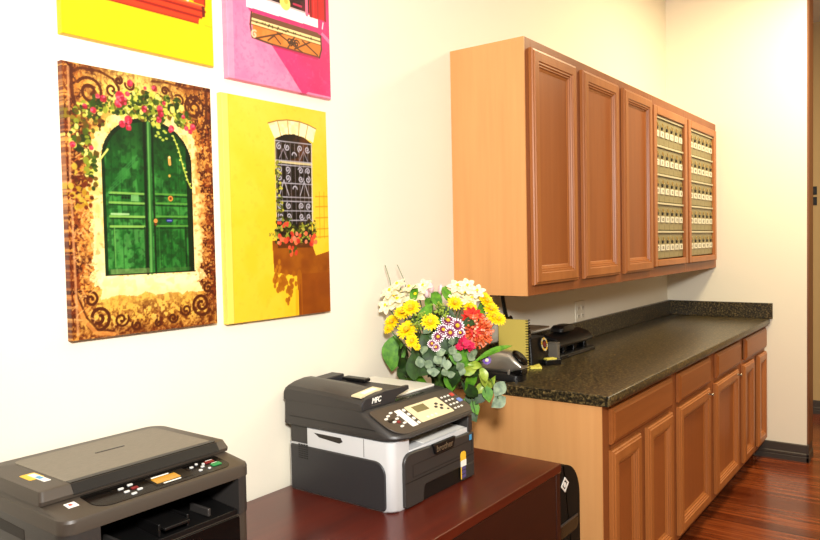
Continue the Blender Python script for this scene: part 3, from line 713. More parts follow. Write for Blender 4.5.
for x, y, z, r_ in [(-.566, -.192, 1.158, .029), (-.502, -.081, 1.172, .023), (-.509, -.073, 1.149, .017), (-.524, -.178, 1.224, .026), (-.524, -.141, 1.206, .023), (-.544, -.267, 1.185, .025), (-.452, -.300, 1.238, .022), (-.392, -.319, 1.218, .023), (-.353, -.356, 1.239, .023), (-.347, -.371, 1.213, .023), (-.345, -.380, 1.187, .023), (-.339, -.395, 1.181, .020), (-.355, -.350, 1.252, .016), (-.575, -.218, 1.126, .019), (-.576, -.238, 1.109, .010)]:
    flower('yellow_chrysanthemum', (x, y, z), r_ * 1.25, 'mum')
for x, y, z, r_ in [(-.513, -.313, 1.188, .019), (-.499, -.337, 1.172, .020), (-.534, -.308, 1.161, .017), (-.523, -.327, 1.152, .017), (-.499, -.348, 1.150, .014), (-.549, -.299, 1.141, .016), (-.557, -.296, 1.110, .012), (-.561, -.284, 1.120, .012)]:
    flower('purple_daisy', (x, y, z), r_ * 1.25, 'aster')
for x, y, z, r_ in [(-.498, -.357, 1.120, .021), (-.481, -.368, 1.106, .018), (-.511, -.351, 1.108, .014)]:
    flower('pink_carnation', (x, y, z), r_ * 1.1, 'carn')
flower('orange_protea', (-.41, -.350, 1.145), .057, 'prot', Vector((-.55, -.7, .4)))
flower('red_lily', (-.415, -.344, 1.197), .034, 'red'); flower('red_lily', (-.432, -.335, 1.188), .026, 'red')
flower('violet_aster', (-.405, -.386, 1.055), .015, 'viol', Vector((-.7, -.6, .2)))
for x, y, z, r_ in [(-.430, -.192, 1.280, .011), (-.414, -.221, 1.274, .011), (-.438, -.18, 1.262, .009)]:
    d = orient((x, y, z), .1, .8); b_ = MB(); b_.lathe([(0, -1.6 * r_), (.7 * r_, -1.0 * r_), (r_, 0), (.75 * r_, 1.3 * r_), (.15 * r_, 2.1 * r_), (0, 2.1 * r_)], n=12); b_.xf(place((x, y, z), d)); b_.build('pink_bud', M['p_pink'], bq); stem_to((x, y, z), STEMS)
STEMS.build('stem', M['stem'], bq)
def leaf(p, d, L, W, m, name='leaf', fold=.15, bend=-.25, spin=None, tip=1.0):
    """leaf blade lying along local x, its face along d"""
    mb = MB(); n = 8; vs = []
    for i in range(n + 1):
        t_ = i / n; ww = W * (math.sin(PI * t_ ** .85) ** tip if 0 < t_ < 1 else .03)
        x = (t_ - .5) * L; z = bend * L * (t_ - .5) ** 2
        for s_ in (-1, -.5, 0, .5, 1): vs.append((x, ww * s_, z + fold * ww * abs(s_)))
    fs = [(i * 5 + j, i * 5 + j + 1, i * 5 + j + 6, i * 5 + j + 5) for i in range(n) for j in range(4)]
    mb.add(vs, fs); mb.xf(place(p, d, spin)); return mb.build(name, m, bq, ang=70)
for x, y, z, r_ in [(-.576, -.248, 1.063, .022), (-.568, -.273, 1.057, .019), (-.556, -.302, 1.070, .019), (-.539, -.324, 1.054, .019), (-.550, -.284, 1.030, .019), (-.527, -.339, 1.100, .019), (-.518, -.348, 1.078, .019), (-.476, -.372, 1.077, .022), (-.464, -.376, 1.085, .019), (-.509, -.352, 1.049, .019), (-.563, -.276, 1.035, .013), (-.539, -.316, 1.030, .016), (-.520, -.326, 1.022, .016), (-.553, -.291, 1.141, .016), (-.557, -.264, 1.161, .019), (-.551, -.310, 1.095, .019), (-.572, -.261, 1.101, .019), (-.498, -.352, 1.030, .016), (-.525, -.335, 1.128, .016)]:
    leaf((x, y, z), orient((x, y, z), .7, 0), r_ * 1.75, r_ * .75, M['l_euc'], 'eucalyptus_leaf', .1, -.2)
for x, y, z, r_ in [(-.565, -.213, 1.045, .040), (-.555, -.256, 1.040, .034), (-.448, -.353, 1.180, .029), (-.502, -.299, 1.214, .028), (-.532, -.243, 1.214, .032), (-.361, -.337, 1.183, .030), (-.440, -.360, 1.023, .032), (-.548, -.223, 1.196, .025), (-.500, -.325, 1.012, .034), (-.540, -.300, 1.117, .037), (-.555, -.270, 1.086, .037), (-.495, -.345, 1.068, .038), (-.437, -.342, .960, .032), (-.490, -.300, 1.000, .034), (-.555, -.255, 1.131, .031), (-.505, -.330, 1.145, .037), (-.486, -.254, 1.249, .029), (-.436, -.259, 1.262, .029), (-.44, -.345, .99, .035), (-.40, -.33, 1.02, .035), (-.46, -.35, 1.09, .035)]:
    leaf((x, y, z), orient((x, y, z), .4, 0), r_ * 2.4, r_ * .62, M['l_dark'] if rnd.random() < .6 else M['l_mid'], 'leaf')
for k in range(70):                                                        # inner foliage on the back and in the gaps
    a = rnd.uniform(0, 6.28); e = rnd.uniform(-.7, 1.3)
    d = Vector((math.cos(a) * math.cos(e), math.sin(a) * math.cos(e), math.sin(e))); p = CEN + Vector((d.x * .105, d.y * .125, d.z * .15))
    if p.y > -.06: p.y = -.06
    if p.x < -.53 and p.z < 1.06: p.z = 1.06 + rnd.random() * .03
    leaf(p, (d + Vector((rnd.uniform(-.5, .5),) * 3)).normalized(), rnd.uniform(.05, .085), rnd.uniform(.014, .022), rnd.choice((M['l_dark'], M['l_dark'], M['l_mid'], M['l_euc'])), 'leaf')
for x, y, z, r_ in [(-.480, -.362, 1.031, .030), (-.408, -.372, .999, .032), (-.462, -.380, 1.047, .024), (-.374, -.378, .975, .028), (-.395, -.36, .964, .028), (-.425, -.385, 1.015, .026)]:
    leaf((x, y, z), orient((x, y, z), .5, .1), r_ * 2.1, r_ * .55, M['l_lime'], 'lime_leaf', .3, -.5)
for p_ in ((-.475, -.155, 1.262), (-.43, -.21, 1.258), (-.40, -.25, 1.266), (-.49, -.12, 1.225), (-.36, -.34, 1.205), (-.455, -.20, 1.235)):
    leaf(p_, orient(p_, .4, 0), .075, .015, M['l_mid'], 'leaf', .2, -.3, PI / 2 + rnd.uniform(-.6, .6))
leaf((-.462, -.054, 1.060), Vector((-.75, -.62, .1)), .125, .042, M['l_mid'], 'broad_leaf', .12, -.2, PI / 2 - .12)
leaf((-.40, -.405, 1.082), Vector((-.5, -.3, .8)), .15, .013, M['l_mid'], 'long_leaf', .3, -.3, .55)
leaf((-.45, -.10, .985), Vector((-.6, -.5, .6)), .09, .03, M['l_dark'], 'leaf', .2, -.3)
leaf((-.47, -.15, 1.03), Vector((-.6, -.5, .6)), .10, .028, M['l_dark'], 'leaf', .2, -.3)
for y, z, l, w_, m in [(-.428, .966, .058, .021, 'l_euc'), (-.424, .924, .056, .021, 'l_euc'), (-.356, .930, .05, .018, 'l_dark'), (-.336, .895, .05, .016, 'l_mid'), (-.385, .945, .055, .018, 'l_mid'), (-.320, .925, .05, .018, 'l_dark'), (-.33, .865, .04, .015, 'l_dark'), (-.30, .90, .045, .016, 'l_mid')]:
    leaf((-.40, y, z), Vector((-.8, -.55, .25)), l, w_, M[m], 'hanging_leaf', .1, -.2, PI / 2 + rnd.uniform(-.9, .9) if m != 'l_euc' else .5 + rnd.uniform(-.5, .5))
hs_ = MB()
for y, z in ((-.424, .935), (-.34, .87), (-.38, .945)):
    hs_.tube([q - BQ for q in (VT, Vector((-.41, (y - .215) / 2, 1.0)), Vector((-.405, y * .9 - .02, z + .06)), Vector((-.402, y, z)))], .0018, 0, 5)
hs_.build('hanging_stem', M['stem'], bq)
for x, y, z, r_ in [(-.507, -.280, 1.223, .025), (-.559, -.230, 1.175, .025), (-.512, -.298, 1.205, .022), (-.545, -.233, 1.199, .019)]:
    mb = MB()
    for k in range(26):
        o = Vector((rnd.gauss(0, .45), rnd.gauss(0, .45), rnd.gauss(.1, .5))) * r_; rr = rnd.uniform(.0025, .0042)
        mb.lathe([(0, -rr), (rr * .8, -rr * .5), (rr, 0), (rr * .7, rr * .7), (0, rr)], (o.x, o.y, o.z), n=6)
        mb.tube([(0, 0, -r_ * 1.2), (o.x * .6, o.y * .6, o.z * .5), (o.x, o.y, o.z)], .0007, 0, 4)
    mb.xf(place((x, y, z), orient((x, y, z), .2, .6))); mb.build('filler_sprig', M['l_lime'], bq)
tw = MB()
for a, b_ in (((-.470, -.06, 1.26), (-.475, -.035, 1.36)), ((-.44, -.10, 1.27), (-.44, -.06, 1.36))):
    a = Vector(a); b_ = Vector(b_); tw.tube([VT - BQ, a - BQ, (a + b_) / 2 + Vector((.006, 0, 0)) - BQ, b_ - BQ], .0012, 0, 5)
tw.build('thin_twig', M['stem'], bq)
# ------------------------------------------------------------------ printed canvases (colour printed per vertex)
RN = np.random.RandomState(5)
class Art:
    def __init__(s, W, H, asp):
        s.W, s.H, s.asp = W, H, asp                         # asp = height / width
        s.u, s.v = np.meshgrid((np.arange(W) + .5) / W, (np.arange(H) + .5) / H)
        s.y = s.v * asp; s.c = np.zeros((H, W, 3)) + 255.
    def noise(s, f, oct=4, fx=1., fy=1., seed=None):
        rs = np.random.RandomState(seed) if seed is not None else RN
        out = np.zeros((s.H, s.W)); amp = 1; tot = 0
        for o in range(oct):
            gx, gy = int(f * fx * 2 ** o) + 2, int(f * fy * s.asp * 2 ** o) + 2
            g = rs.rand(gy + 1, gx + 1); X = s.u * (gx - 1); Y = s.v * (gy - 1)
            i, j = X.astype(int), Y.astype(int); a, b = X - i, Y - j
            a = a * a * (3 - 2 * a); b = b * b * (3 - 2 * b)
            out += amp * ((g[j, i] * (1 - a) + g[j, i + 1] * a) * (1 - b) + (g[j + 1, i] * (1 - a) + g[j + 1, i + 1] * a) * b); tot += amp; amp *= .55
        return out / tot
    def mix(s, mask, col):
        m = np.clip(mask, 0, 1)[..., None]; s.c = s.c * (1 - m) + np.asarray(col, float) * m
    def mul(s, mask, k):
        m = np.clip(mask, 0, 1)[..., None]; s.c = s.c * (1 - m + m * np.asarray(k, float))
    def poly(s, pts, col, a=1., soft=None):
        """filled polygon by even-odd, pts in (u, v)"""
        ins = np.zeros_like(s.u, bool); n = len(pts)
        for k in range(n):
            (x0, y0), (x1, y1) = pts[k], pts[(k + 1) % n]
            if y0 == y1: continue
            cr = ((s.v >= y0) != (s.v >= y1)) & (s.u < (x1 - x0) * (s.v - y0) / (y1 - y0) + x0); ins ^= cr
        if col is not None: s.mix(ins * a, col)
        return ins
    def stroke(s, pts, w, col, a=1.):
        """polyline in (u, v), w = half width as a fraction of the picture width"""
        P = [(p[0], p[1] * s.asp) for p in pts]
        for (x0, y0), (x1, y1) in zip(P[:-1], P[1:]):
            i0 = max(0, int((min(x0, x1) - 2 * w) * s.W)); i1 = min(s.W, int((max(x0, x1) + 2 * w) * s.W) + 2)
            j0 = max(0, int((min(y0, y1) - 2 * w) / s.asp * s.H)); j1 = min(s.H, int((max(y0, y1) + 2 * w) / s.asp * s.H) + 2)
            if i0 >= i1 or j0 >= j1: continue
            U = s.u[j0:j1, i0:i1]; Y = s.y[j0:j1, i0:i1]; dx, dy = x1 - x0, y1 - y0; L = dx * dx + dy * dy + 1e-12
            t = np.clip(((U - x0) * dx + (Y - y0) * dy) / L, 0, 1); d = np.hypot(U - x0 - t * dx, Y - y0 - t * dy)
            m = (np.clip((w - d) * s.W + .5, 0, 1) * a)[..., None]
            s.c[j0:j1, i0:i1] = s.c[j0:j1, i0:i1] * (1 - m) + np.asarray(col, float) * m
    def dot(s, u, v, r, col, a=1., sq=1.):
        i0 = max(0, int((u - r * 1.3) * s.W)); i1 = min(s.W, int((u + r * 1.3) * s.W) + 2); rv = r * sq * 1.3 / s.asp
        j0 = max(0, int((v - rv) * s.H)); j1 = min(s.H, int((v + rv) * s.H) + 2)
        if i0 >= i1 or j0 >= j1: return
        d = np.hypot(s.u[j0:j1, i0:i1] - u, (s.y[j0:j1, i0:i1] - v * s.asp) / sq)
        m = (np.clip((r - d) * s.W + .5, 0, 1) * a)[..., None]
        s.c[j0:j1, i0:i1] = s.c[j0:j1, i0:i1] * (1 - m) + np.asarray(col, float) * m
    def rect(s, x0, x1, y0, y1, col, a=1.):
        m = ((s.u >= x0) & (s.u <= x1) & (s.v >= y0) & (s.v <= y1)) * a; s.mix(m, col)
def spiral(cx, cy, r, turns, a0, asp, dirn=1, tail=None):
    pts = []
    for k in range(40):
        t_ = k / 39; rr = r * (1 - .82 * t_); a = a0 + dirn * turns * 2 * PI * t_
        pts.append((cx + rr * math.cos(a), cy + rr * math.sin(a) / asp))
    return pts
def sm(x, a, b): t_ = np.clip((x - a) / (b - a), 0, 1); return t_ * t_ * (3 - 2 * t_)

def art_green_door():
    A = Art(236, 374, 1.582); u, v = A.u, A.v
    n1 = A.noise(6, 5); n2 = A.noise(22, 3); n3 = A.noise(50, 2); n4 = A.noise(9, 4)
    edge = np.minimum(np.minimum(u, 1 - u), np.minimum(v, 1 - v) * 1.4)
    A.c[:] = (240, 202, 104)
    A.mix(.75 * sm(n1, .35, .65), (222, 160, 62))
    side = 1 - sm(np.minimum(u, 1 - u), .02, .20)
    A.mix(side * .9 * (v < .84) * sm(v, .03, .14), (172, 86, 30)); A.mix(side * .85 * (v >= .84), (206, 132, 54))
    A.mix((1 - sm(edge, .0, .10)) * .85, (122, 56, 20))
    A.mix(sm(n2 + (n3 - .5) * .6, .46, .60) * (1 - sm(edge, .08, .3)) * .95, (78, 26, 8))
    A.mix(sm(n3 + n4 - .5, .58, .68) * (1 - sm(edge, .05, .25)) * .75, (240, 180, 90))
    A.mix(sm(1 - np.hypot((u - .45) * 1.4, (v - .93) * 2.4), .45, .95) * .75, (253, 232, 132))
    A.mix(sm(v, .2, .13) * sm(v, .0, .06) * (1 - side) * .75 * sm(n1, .2, .6), (228, 186, 84))
    A.mix(sm(v, .16, .04) * sm(n2 + n3 - .5, .42, .62) * .7, (140, 80, 24))
    n5 = A.noise(75, 2); A.mix(sm(n5, .55, .72) * (1 - sm(edge, .06, .24)) * .7 * (1 - .6 * sm(v, .8, .88)), (96, 36, 10)); A.mix(sm(n5, .42, .28) * .45 * (1 - sm(edge, .1, .3)), (244, 192, 110))
    # stone surround
    u0, v0_ = u, v; u = u0 + (n2 - .5) * .09 + (n3 - .5) * .05; v = v0_ + (n4 - .5) * .05
    def arch(uc, hw, vs, rise): return (np.abs(u - uc) < hw) & (v < vs + rise * np.sqrt(np.clip(1 - ((u - uc) / hw) ** 2, 0, 1)))
    out = arch(.52, .385, .66, .215) & (v > .19); A.mix(out * 1., (250, 228, 160)); A.mix(out * sm(n2, .45, .7) * .55, (226, 178, 94))
    A.mix(out * sm(u, .84, .92) * .8, (214, 138, 60)); A.mix(out * sm(v, .5, .25) * .4, (255, 240, 190)); A.mix(out * sm(n3, .62, .75) * .4 , (180, 120, 50))
    st = (v > .145) & (v < .228) & (u > .17) & (u < .88); A.mix(st * .95, (255, 240, 190)); A.mix(st * sm(n2, .5, .7) * .4, (240, 206, 130)); A.mix(sm(v, .2, .14) * st * .4, (240, 205, 120))
    u, v = u0, v0_
    # door
    dr = arch(.52, .312, .665, .170) & (v > .228)
    g = A.noise(14, 4, 1.6, .35); g2 = A.noise(30, 3)
    A.mix(dr * 1., (26, 98, 34)); A.mix(dr * sm(g, .42, .68) * .8, (62, 140, 58)); A.mix(dr * sm(g2, .5, .75) * .55, (12, 62, 20))
    A.mix(dr * sm(v, .60, .84) * .62, (12, 46, 14)); A.mix(dr * (u < .5) * sm(v, .58, .40) * sm(g2, .3, .7) * .5, (124, 190, 104)); A.mix(dr * sm(A.noise(18, 3, 1, .5), .5, .65) * .45 * (v < .7), (96, 170, 84)); A.mix(dr * sm(A.noise(40, 2), .55, .7) * .4, (8, 50, 16))
    rim = dr & ~(arch(.525, .295, .66, .160)); A.mix(rim * .8, (8, 34, 10)); A.mix((dr & (u > .79)) * .8, (8, 32, 12))
    for x in (.27, .33, .40, .60, .66, .73): A.stroke([(x, .24), (x, .78)], .003, (14, 66, 22), .5)
    A.stroke([(.488, .23), (.495, .82)], .010, (6, 34, 10), .9); A.stroke([(.545, .23), (.548, .82)], .006, (6, 34, 10), .9)
    A.stroke([(.515, .23), (.525, .82)], .011, (112, 168, 90), .95); A.stroke([(.523, .23), (.530, .82)], .004, (40, 100, 44), .8)
    for v0 in (.540, .503, .451, .413):
        A.stroke([(.25, v0), (.475, v0)], .0065, (150, 190, 96), .9); A.stroke([(.25, v0 - .008), (.475, v0 - .008)], .004, (8, 48, 14), .8)
        A.stroke([(.56, v0 + .003), (.785, v0 + .004)], .0055, (104, 160, 70), .9); A.stroke([(.56, v0 - .006), (.785, v0 - .005)], .004, (8, 44, 14), .8)
    A.stroke([(.275, .41), (.275, .26)], .004, (120, 176, 90), .7); A.stroke([(.475, .41), (.475, .25)], .004, (10, 54, 16), .8); A.stroke([(.575, .41), (.575, .25)], .004, (90, 150, 70), .5); A.stroke([(.77, .41), (.77, .25)], .005, (8, 40, 12), .8)
    A.stroke([(.26, .46), (.37, .46)], .006, (190, 220, 160), .9); A.rect(.39, .44, .51, .535, (140, 190, 120), .8)
    for k in range(5): A.stroke([(.23 + .02 * k, .53 + .02 * k), (.36 + .02 * k, .60 + .022 * k)], .004, (70, 140, 70), .6)
    for q in range(3): A.dot(.335 + q * .02, .523, .008, (20, 40, 14), .9)
    A.rect(.24, .5, .232, .250, (150, 160, 100), .55); A.rect(.56, .80, .236, .248, (90, 120, 60), .4); A.rect(.22, .84, .226, .232, (40, 30, 14), .85)
    A.stroke([(.665, .690), (.668, .665)], .010, (226, 170, 90)); A.dot(.667, .692, .008, (246, 214, 150)); A.dot(.663, .618, .009, (208, 170, 80))
    A.dot(.665, .527, .018, (216, 150, 70)); A.dot(.665, .527, .009, (120, 60, 20)); A.dot(.553, .436, .014, (220, 150, 80)); A.dot(.553, .422, .009, (110, 60, 30))
    A.dot(.652, .438, .026, (30, 36, 110), 1, .45); A.stroke([(.638, .438), (.666, .438)], .004, (150, 160, 220), .8)
    # scroll ornaments
    sc = (96, 44, 12)
    S = lambda cx, cy, r, tn, a0, dr_=1, w_=.007, a=.85: A.stroke(spiral(cx, cy, r, tn, a0, A.asp, dr_), w_, sc, a)
    S(.155, .905, .085, 1.6, 2.6, -1, .009); A.stroke([(.05, .99), (.045, .95), (.05, .88), (.075, .83), (.12, .815)], .010, sc, .85); A.stroke([(.05, .965), (.10, .985), (.22, .985), (.30, .965), (.335, .935)], .008, sc, .8)
    S(.29, .925, .048, 1.3, .8, -1); S(.41, .955, .034, 1.4, 3.0, 1); S(.335, .965, .025, 1.2, 1.0, -1)
    S(.86, .905, .080, 1.6, .5, 1, .009); A.stroke([(.96, .985), (.965, .93), (.955, .86), (.92, .82)], .010, sc, .85); S(.75, .925, .040, 1.4, 2.3, -1); S(.65, .955, .028, 1.3, .2, 1); A.stroke([(.56, .985), (.66, .99), (.80, .982), (.92, .988)], .007, sc, .7)
    S(.16, .075, .080, 1.6, 3.6, 1, .010); S(.30, .060, .048, 1.4, .4, -1); S(.115, .145, .045, 1.3, 1.8, -1, .008); S(.40, .032, .034, 1.2, 2.5, 1)
    S(.875, .090, .078, 1.7, 5.6, -1, .010); S(.755, .072, .042, 1.4, 2.8, 1); S(.655, .045, .036, 1.4, .2, -1); S(.93, .155, .038, 1.2, 1.0, 1, .008); S(.55, .03, .025, 1.1, 2.0, 1)
    A.stroke([(.02, .16), (.07, .07), (.14, .02), (.25, .008)], .012, (226, 158, 84), .8); A.stroke([(.03, .17), (.085, .08), (.15, .032), (.25, .02)], .006, sc, .8)
    for k in range(26):                                           # pale cracks and twigs on the left margin
        x, y_ = RN.rand() * .12, .05 + RN.rand() * .62; A.stroke([(x, y_), (x + .05 * (RN.rand() - .3), y_ + .03 * (RN.rand() - .3)), (x + .08 * (RN.rand() - .3), y_ + .07 * (RN.rand() - .4))], .0035, (240, 190, 120), .7)
    A.stroke([(.03, .02), (.025, .3), (.02, .6), (.03, .98)], .007, (226, 172, 120), .7)
    # climbing plant
    def leafs(cx, cy, rx, ry, n_, pal):
        for _ in range(n_):
            a = RN.rand() * 6.28; q = RN.rand() ** .6; c_ = pal[RN.randint(len(pal))]
            A.dot(cx + rx * q * math.cos(a), cy + ry * q * math.sin(a), .006 + .012 * RN.rand(), c_, .9, .5 + RN.rand())
    G = [(40, 60, 16), (84, 104, 28), (150, 160, 52), (208, 206, 90), (236, 226, 130), (58, 84, 22), (112, 84, 26)]
    leafs(.11, .80, .12, .05, 60, [(80, 40, 14), (110, 70, 24), (90, 90, 26), (150, 130, 40)])
    for cx, cy, rx, ry, n_ in ((.14, .835, .10, .03, 50), (.24, .868, .10, .03, 60), (.36, .87, .09, .045, 90), (.48, .90, .12, .045, 130), (.60, .885, .10, .05, 120), (.70, .895, .09, .04, 70), (.78, .85, .06, .03, 40), (.50, .855, .10, .03, 60), (.58, .83, .06, .03, 30), (.09, .74, .07, .06, 50), (.14, .66, .05, .05, 40), (.15, .60, .04, .06, 24)): leafs(cx, cy, rx, ry, n_, G)
    leafs(.08, .55, .07, .10, 60, [(190, 150, 40), (120, 50, 16), (206, 180, 70), (90, 40, 12)])
    A.stroke([(.70, .78), (.74, .72), (.77, .65), (.80, .60), (.82, .575)], .004, (190, 200, 80))
    for q in range(14):
        t_ = q / 13; A.dot(.70 + .12 * t_ + .02 * (RN.rand() - .5), .78 - .205 * t_, .009, (214, 220, 110), .95, .6)
    for q in range(8): A.dot(.55 + .14 * RN.rand(), .80 - .05 * RN.rand(), .011, (200, 206, 90), .9, .7)
    A.stroke([(.20, .66), (.25, .70)], .006, (220, 214, 120))
    for x, y_, r_ in [(.41, .962, .020), (.20, .893, .014), (.235, .887, .022), (.34, .906, .030), (.33, .878, .026), (.36, .890, .026), (.39, .919, .016), (.51, .953, .011), (.575, .959, .019), (.50, .871, .020), (.61, .881, .022), (.615, .862, .022), (.60, .837, .020), (.39, .821, .026), (.35, .802, .022), (.39, .792, .019), (.64, .906, .014), (.17, .839, .018), (.69, .810, .020), (.80, .818, .016), (.85, .826, .022), (.78, .863, .014), (.83, .806, .016), (.04, .706, .018), (.15, .70, .014), (.12, .848, .016), (.68, .80, .014)]:
        dk = (206, 62, 84) if v is not None and (RN.rand() < .6 or y_ < .83) else (150, 40, 44)
        A.dot(x, y_, r_, dk, .95)
        for _ in range(7): A.dot(x + r_ * (RN.rand() - .5) * 1.3, y_ + r_ * (RN.rand() - .5) * .9, r_ * .35, [(236, 118, 138), (184, 40, 66), (222, 84, 108)][RN.randint(3)], .85)
    return A

def art_yellow_window():
    A = Art(236, 366, 1.552); u, v = A.u, A.v; n1 = A.noise(4, 5); n2 = A.noise(30, 3)
    A.c[:] = (246, 204, 56); A.mix(sm(n1, .3, .7) * .6, (248, 214, 92)); A.mix(sm(v, .45, 1.) * .35, (248, 216, 110)); A.mix(sm(n1, .5, .75) * sm(v, .8, .2) * .5, (244, 204, 44)); A.mix(sm(n2, .6, .8) * .15, (214, 176, 50))
    A.mix((u < .045) * .5, (255, 242, 170)); A.mix(((u > .045) & (u < .055)) * .4, (226, 190, 70))
    # patch of dusk below the box and the rails at the right edge
    sh = A.poly([(.41, .36), (.42, .215), (.55, .20), (.655, .19), (.655, 0), (1, 0), (1, .305), (.85, .285), (.80, .36)], None)
    k = sm(A.noise(10, 3), .2, .8); A.mix(sh * .95, (166, 98, 22)); A.mix(sh * k * .6, (136, 70, 14))
    A.mix((sh & (u > .66) & (v < .2)) * .5, (150, 78, 14)); A.stroke([(.635, .0), (.64, .12)], .014, (232, 180, 30), .8); A.stroke([(.69, .0), (.69, .2)], .006, (190, 120, 24), .6)
    for q in range(52):
        x = .42 + .26 * RN.rand(); y_ = .21 - .10 * RN.rand() * (1 - abs(x - .56) * 2); A.dot(x, y_, .010 + .010 * RN.rand(), (176, 110, 20), .85, 1.3)
    for q in range(8): A.dot(.53 + .05 * RN.rand(), .13 - .07 * RN.rand(), .012, (176, 110, 20), .8, 1.5)
    for q in range(12): A.dot(.42 + .06 * RN.rand(), .27 - .10 * RN.rand(), .012, (196, 132, 24), .8, 1.3)
    for y_ in (.575, .525, .47, .415, .375): A.stroke([(.86, y_), (1, y_ + .004)], .005, (206, 160, 40), .8)
    for x in (.90, .95): A.stroke([(x, .37), (x + .005, .60)], .004, (206, 160, 40), .7)
    # opening
    win = A.poly([(.455, .35), (.46, .832), (.55, .858), (.65, .866), (.75, .858), (.838, .832), (.81, .35)], (30, 22, 14))
    A.mix(win * sm(A.noise(6, 4), .45, .7) * .8, (66, 46, 24)); A.mix(win * (v > .72) * sm(A.noise(12, 3), .45, .7) * .7, (120, 70, 34)); A.mix(win * (v < .55) * .3, (20, 26, 14))
    A.poly([(.40, .900), (.49, .918), (.59, .929), (.71, .930), (.80, .922), (.885, .908), (.85, .838), (.74, .860), (.65, .866), (.56, .860), (.46, .834)], (250, 240, 196))
    A.mix(A.poly([(.40, .900), (.49, .918), (.59, .929), (.71, .930), (.80, .922), (.885, .908), (.85, .838), (.74, .860), (.65, .866), (.56, .860), (.46, .834)], None) * sm(A.noise(16, 3), .5, .7) * .5, (222, 200, 140))
    A.stroke([(.40, .900), (.49, .918), (.59, .929), (.71, .930), (.80, .922), (.885, .908)], .004, (150, 110, 50), .9)
    for a, b in (((.49, .918), (.52, .852)), ((.59, .929), (.60, .862)), ((.71, .930), (.70, .863)), ((.80, .922), (.77, .855))): A.stroke([a, b], .004, (176, 146, 80), .9)
    iron = (186, 182, 192); ir2 = (150, 140, 150)
    for x in (.475, .52, .565, .61, .655, .70, .745, .79): A.stroke([(x, .44), (x, .82)], .0032, ir2, .8)
    for y_ in (.825, .735, .715, .63, .565, .545, .50, .455): A.stroke([(.46, y_), (.83, y_ + .003)], .0045 if y_ != .725 else .007, iron, .9)
    A.stroke([(.465, .728), (.83, .730)], .008, (226, 214, 170), .9); A.stroke([(.458, .45), (.462, .83)], .005, (214, 200, 150), .9); A.stroke([(.822, .45), (.832, .83)], .006, (226, 214, 190), .9)
    for y_ in (.80, .695, .655, .525, .475):
        for x in (.50, .58, .71, .785): A.stroke(spiral(x, y_, .026, 1.3, RN.rand() * 6, A.asp, 1 if x < .65 else -1), .0042, iron, .95)
    for x in (.54, .745): A.stroke([(x - .045, .575), (x, .645), (x + .045, .575)], .004, iron); A.stroke([(x - .04, .745), (x, .79), (x + .04, .745)], .004, ir2)
    for y_ in (.605, .765): A.stroke(spiral(.645, y_, .026, 1., 0, A.asp)[:20], .0045, iron)
    for q in range(60): A.dot(.46 + .05 * RN.rand() ** 2 + .015 * RN.rand(), .45 + .28 * RN.rand(), .008 + .006 * RN.rand(), [(150, 150, 50), (206, 200, 90), (96, 106, 34)][RN.randint(3)], .9, .8)
    # flower box
    for q in range(230): A.dot(.44 + .42 * RN.rand(), .345 + .10 * RN.rand() + .03 * (RN.rand() < .3), .007 + .010 * RN.rand(), [(50, 66, 22), (96, 112, 36), (150, 158, 60), (196, 190, 90), (72, 56, 22)][RN.randint(5)], .9, .8)
    for q in range(22): A.dot(.38 + .10 * RN.rand(), .37 + .03 * RN.rand(), .006, (150, 150, 60), .8)
    A.rect(.46, .82, .325, .35, (96, 52, 18), .75)
    for q in range(30): x = .46 + .40 * RN.rand(); A.dot(x, .335 + .06 * RN.rand(), .012 + .009 * RN.rand(), [(230, 96, 66), (244, 134, 96), (206, 66, 50), (240, 150, 120)][RN.randint(4)], .95)
    for q in range(10): A.dot(.55 + .10 * RN.rand(), .285 + .05 * RN.rand(), .014, [(236, 110, 76), (214, 76, 56), (90, 96, 34)][RN.randint(3)], .95)
    for q in range(8): A.dot(.47 + .1 * RN.rand(), .425 + .02 * RN.rand(), .013, (226, 92, 70), .95)
    return A

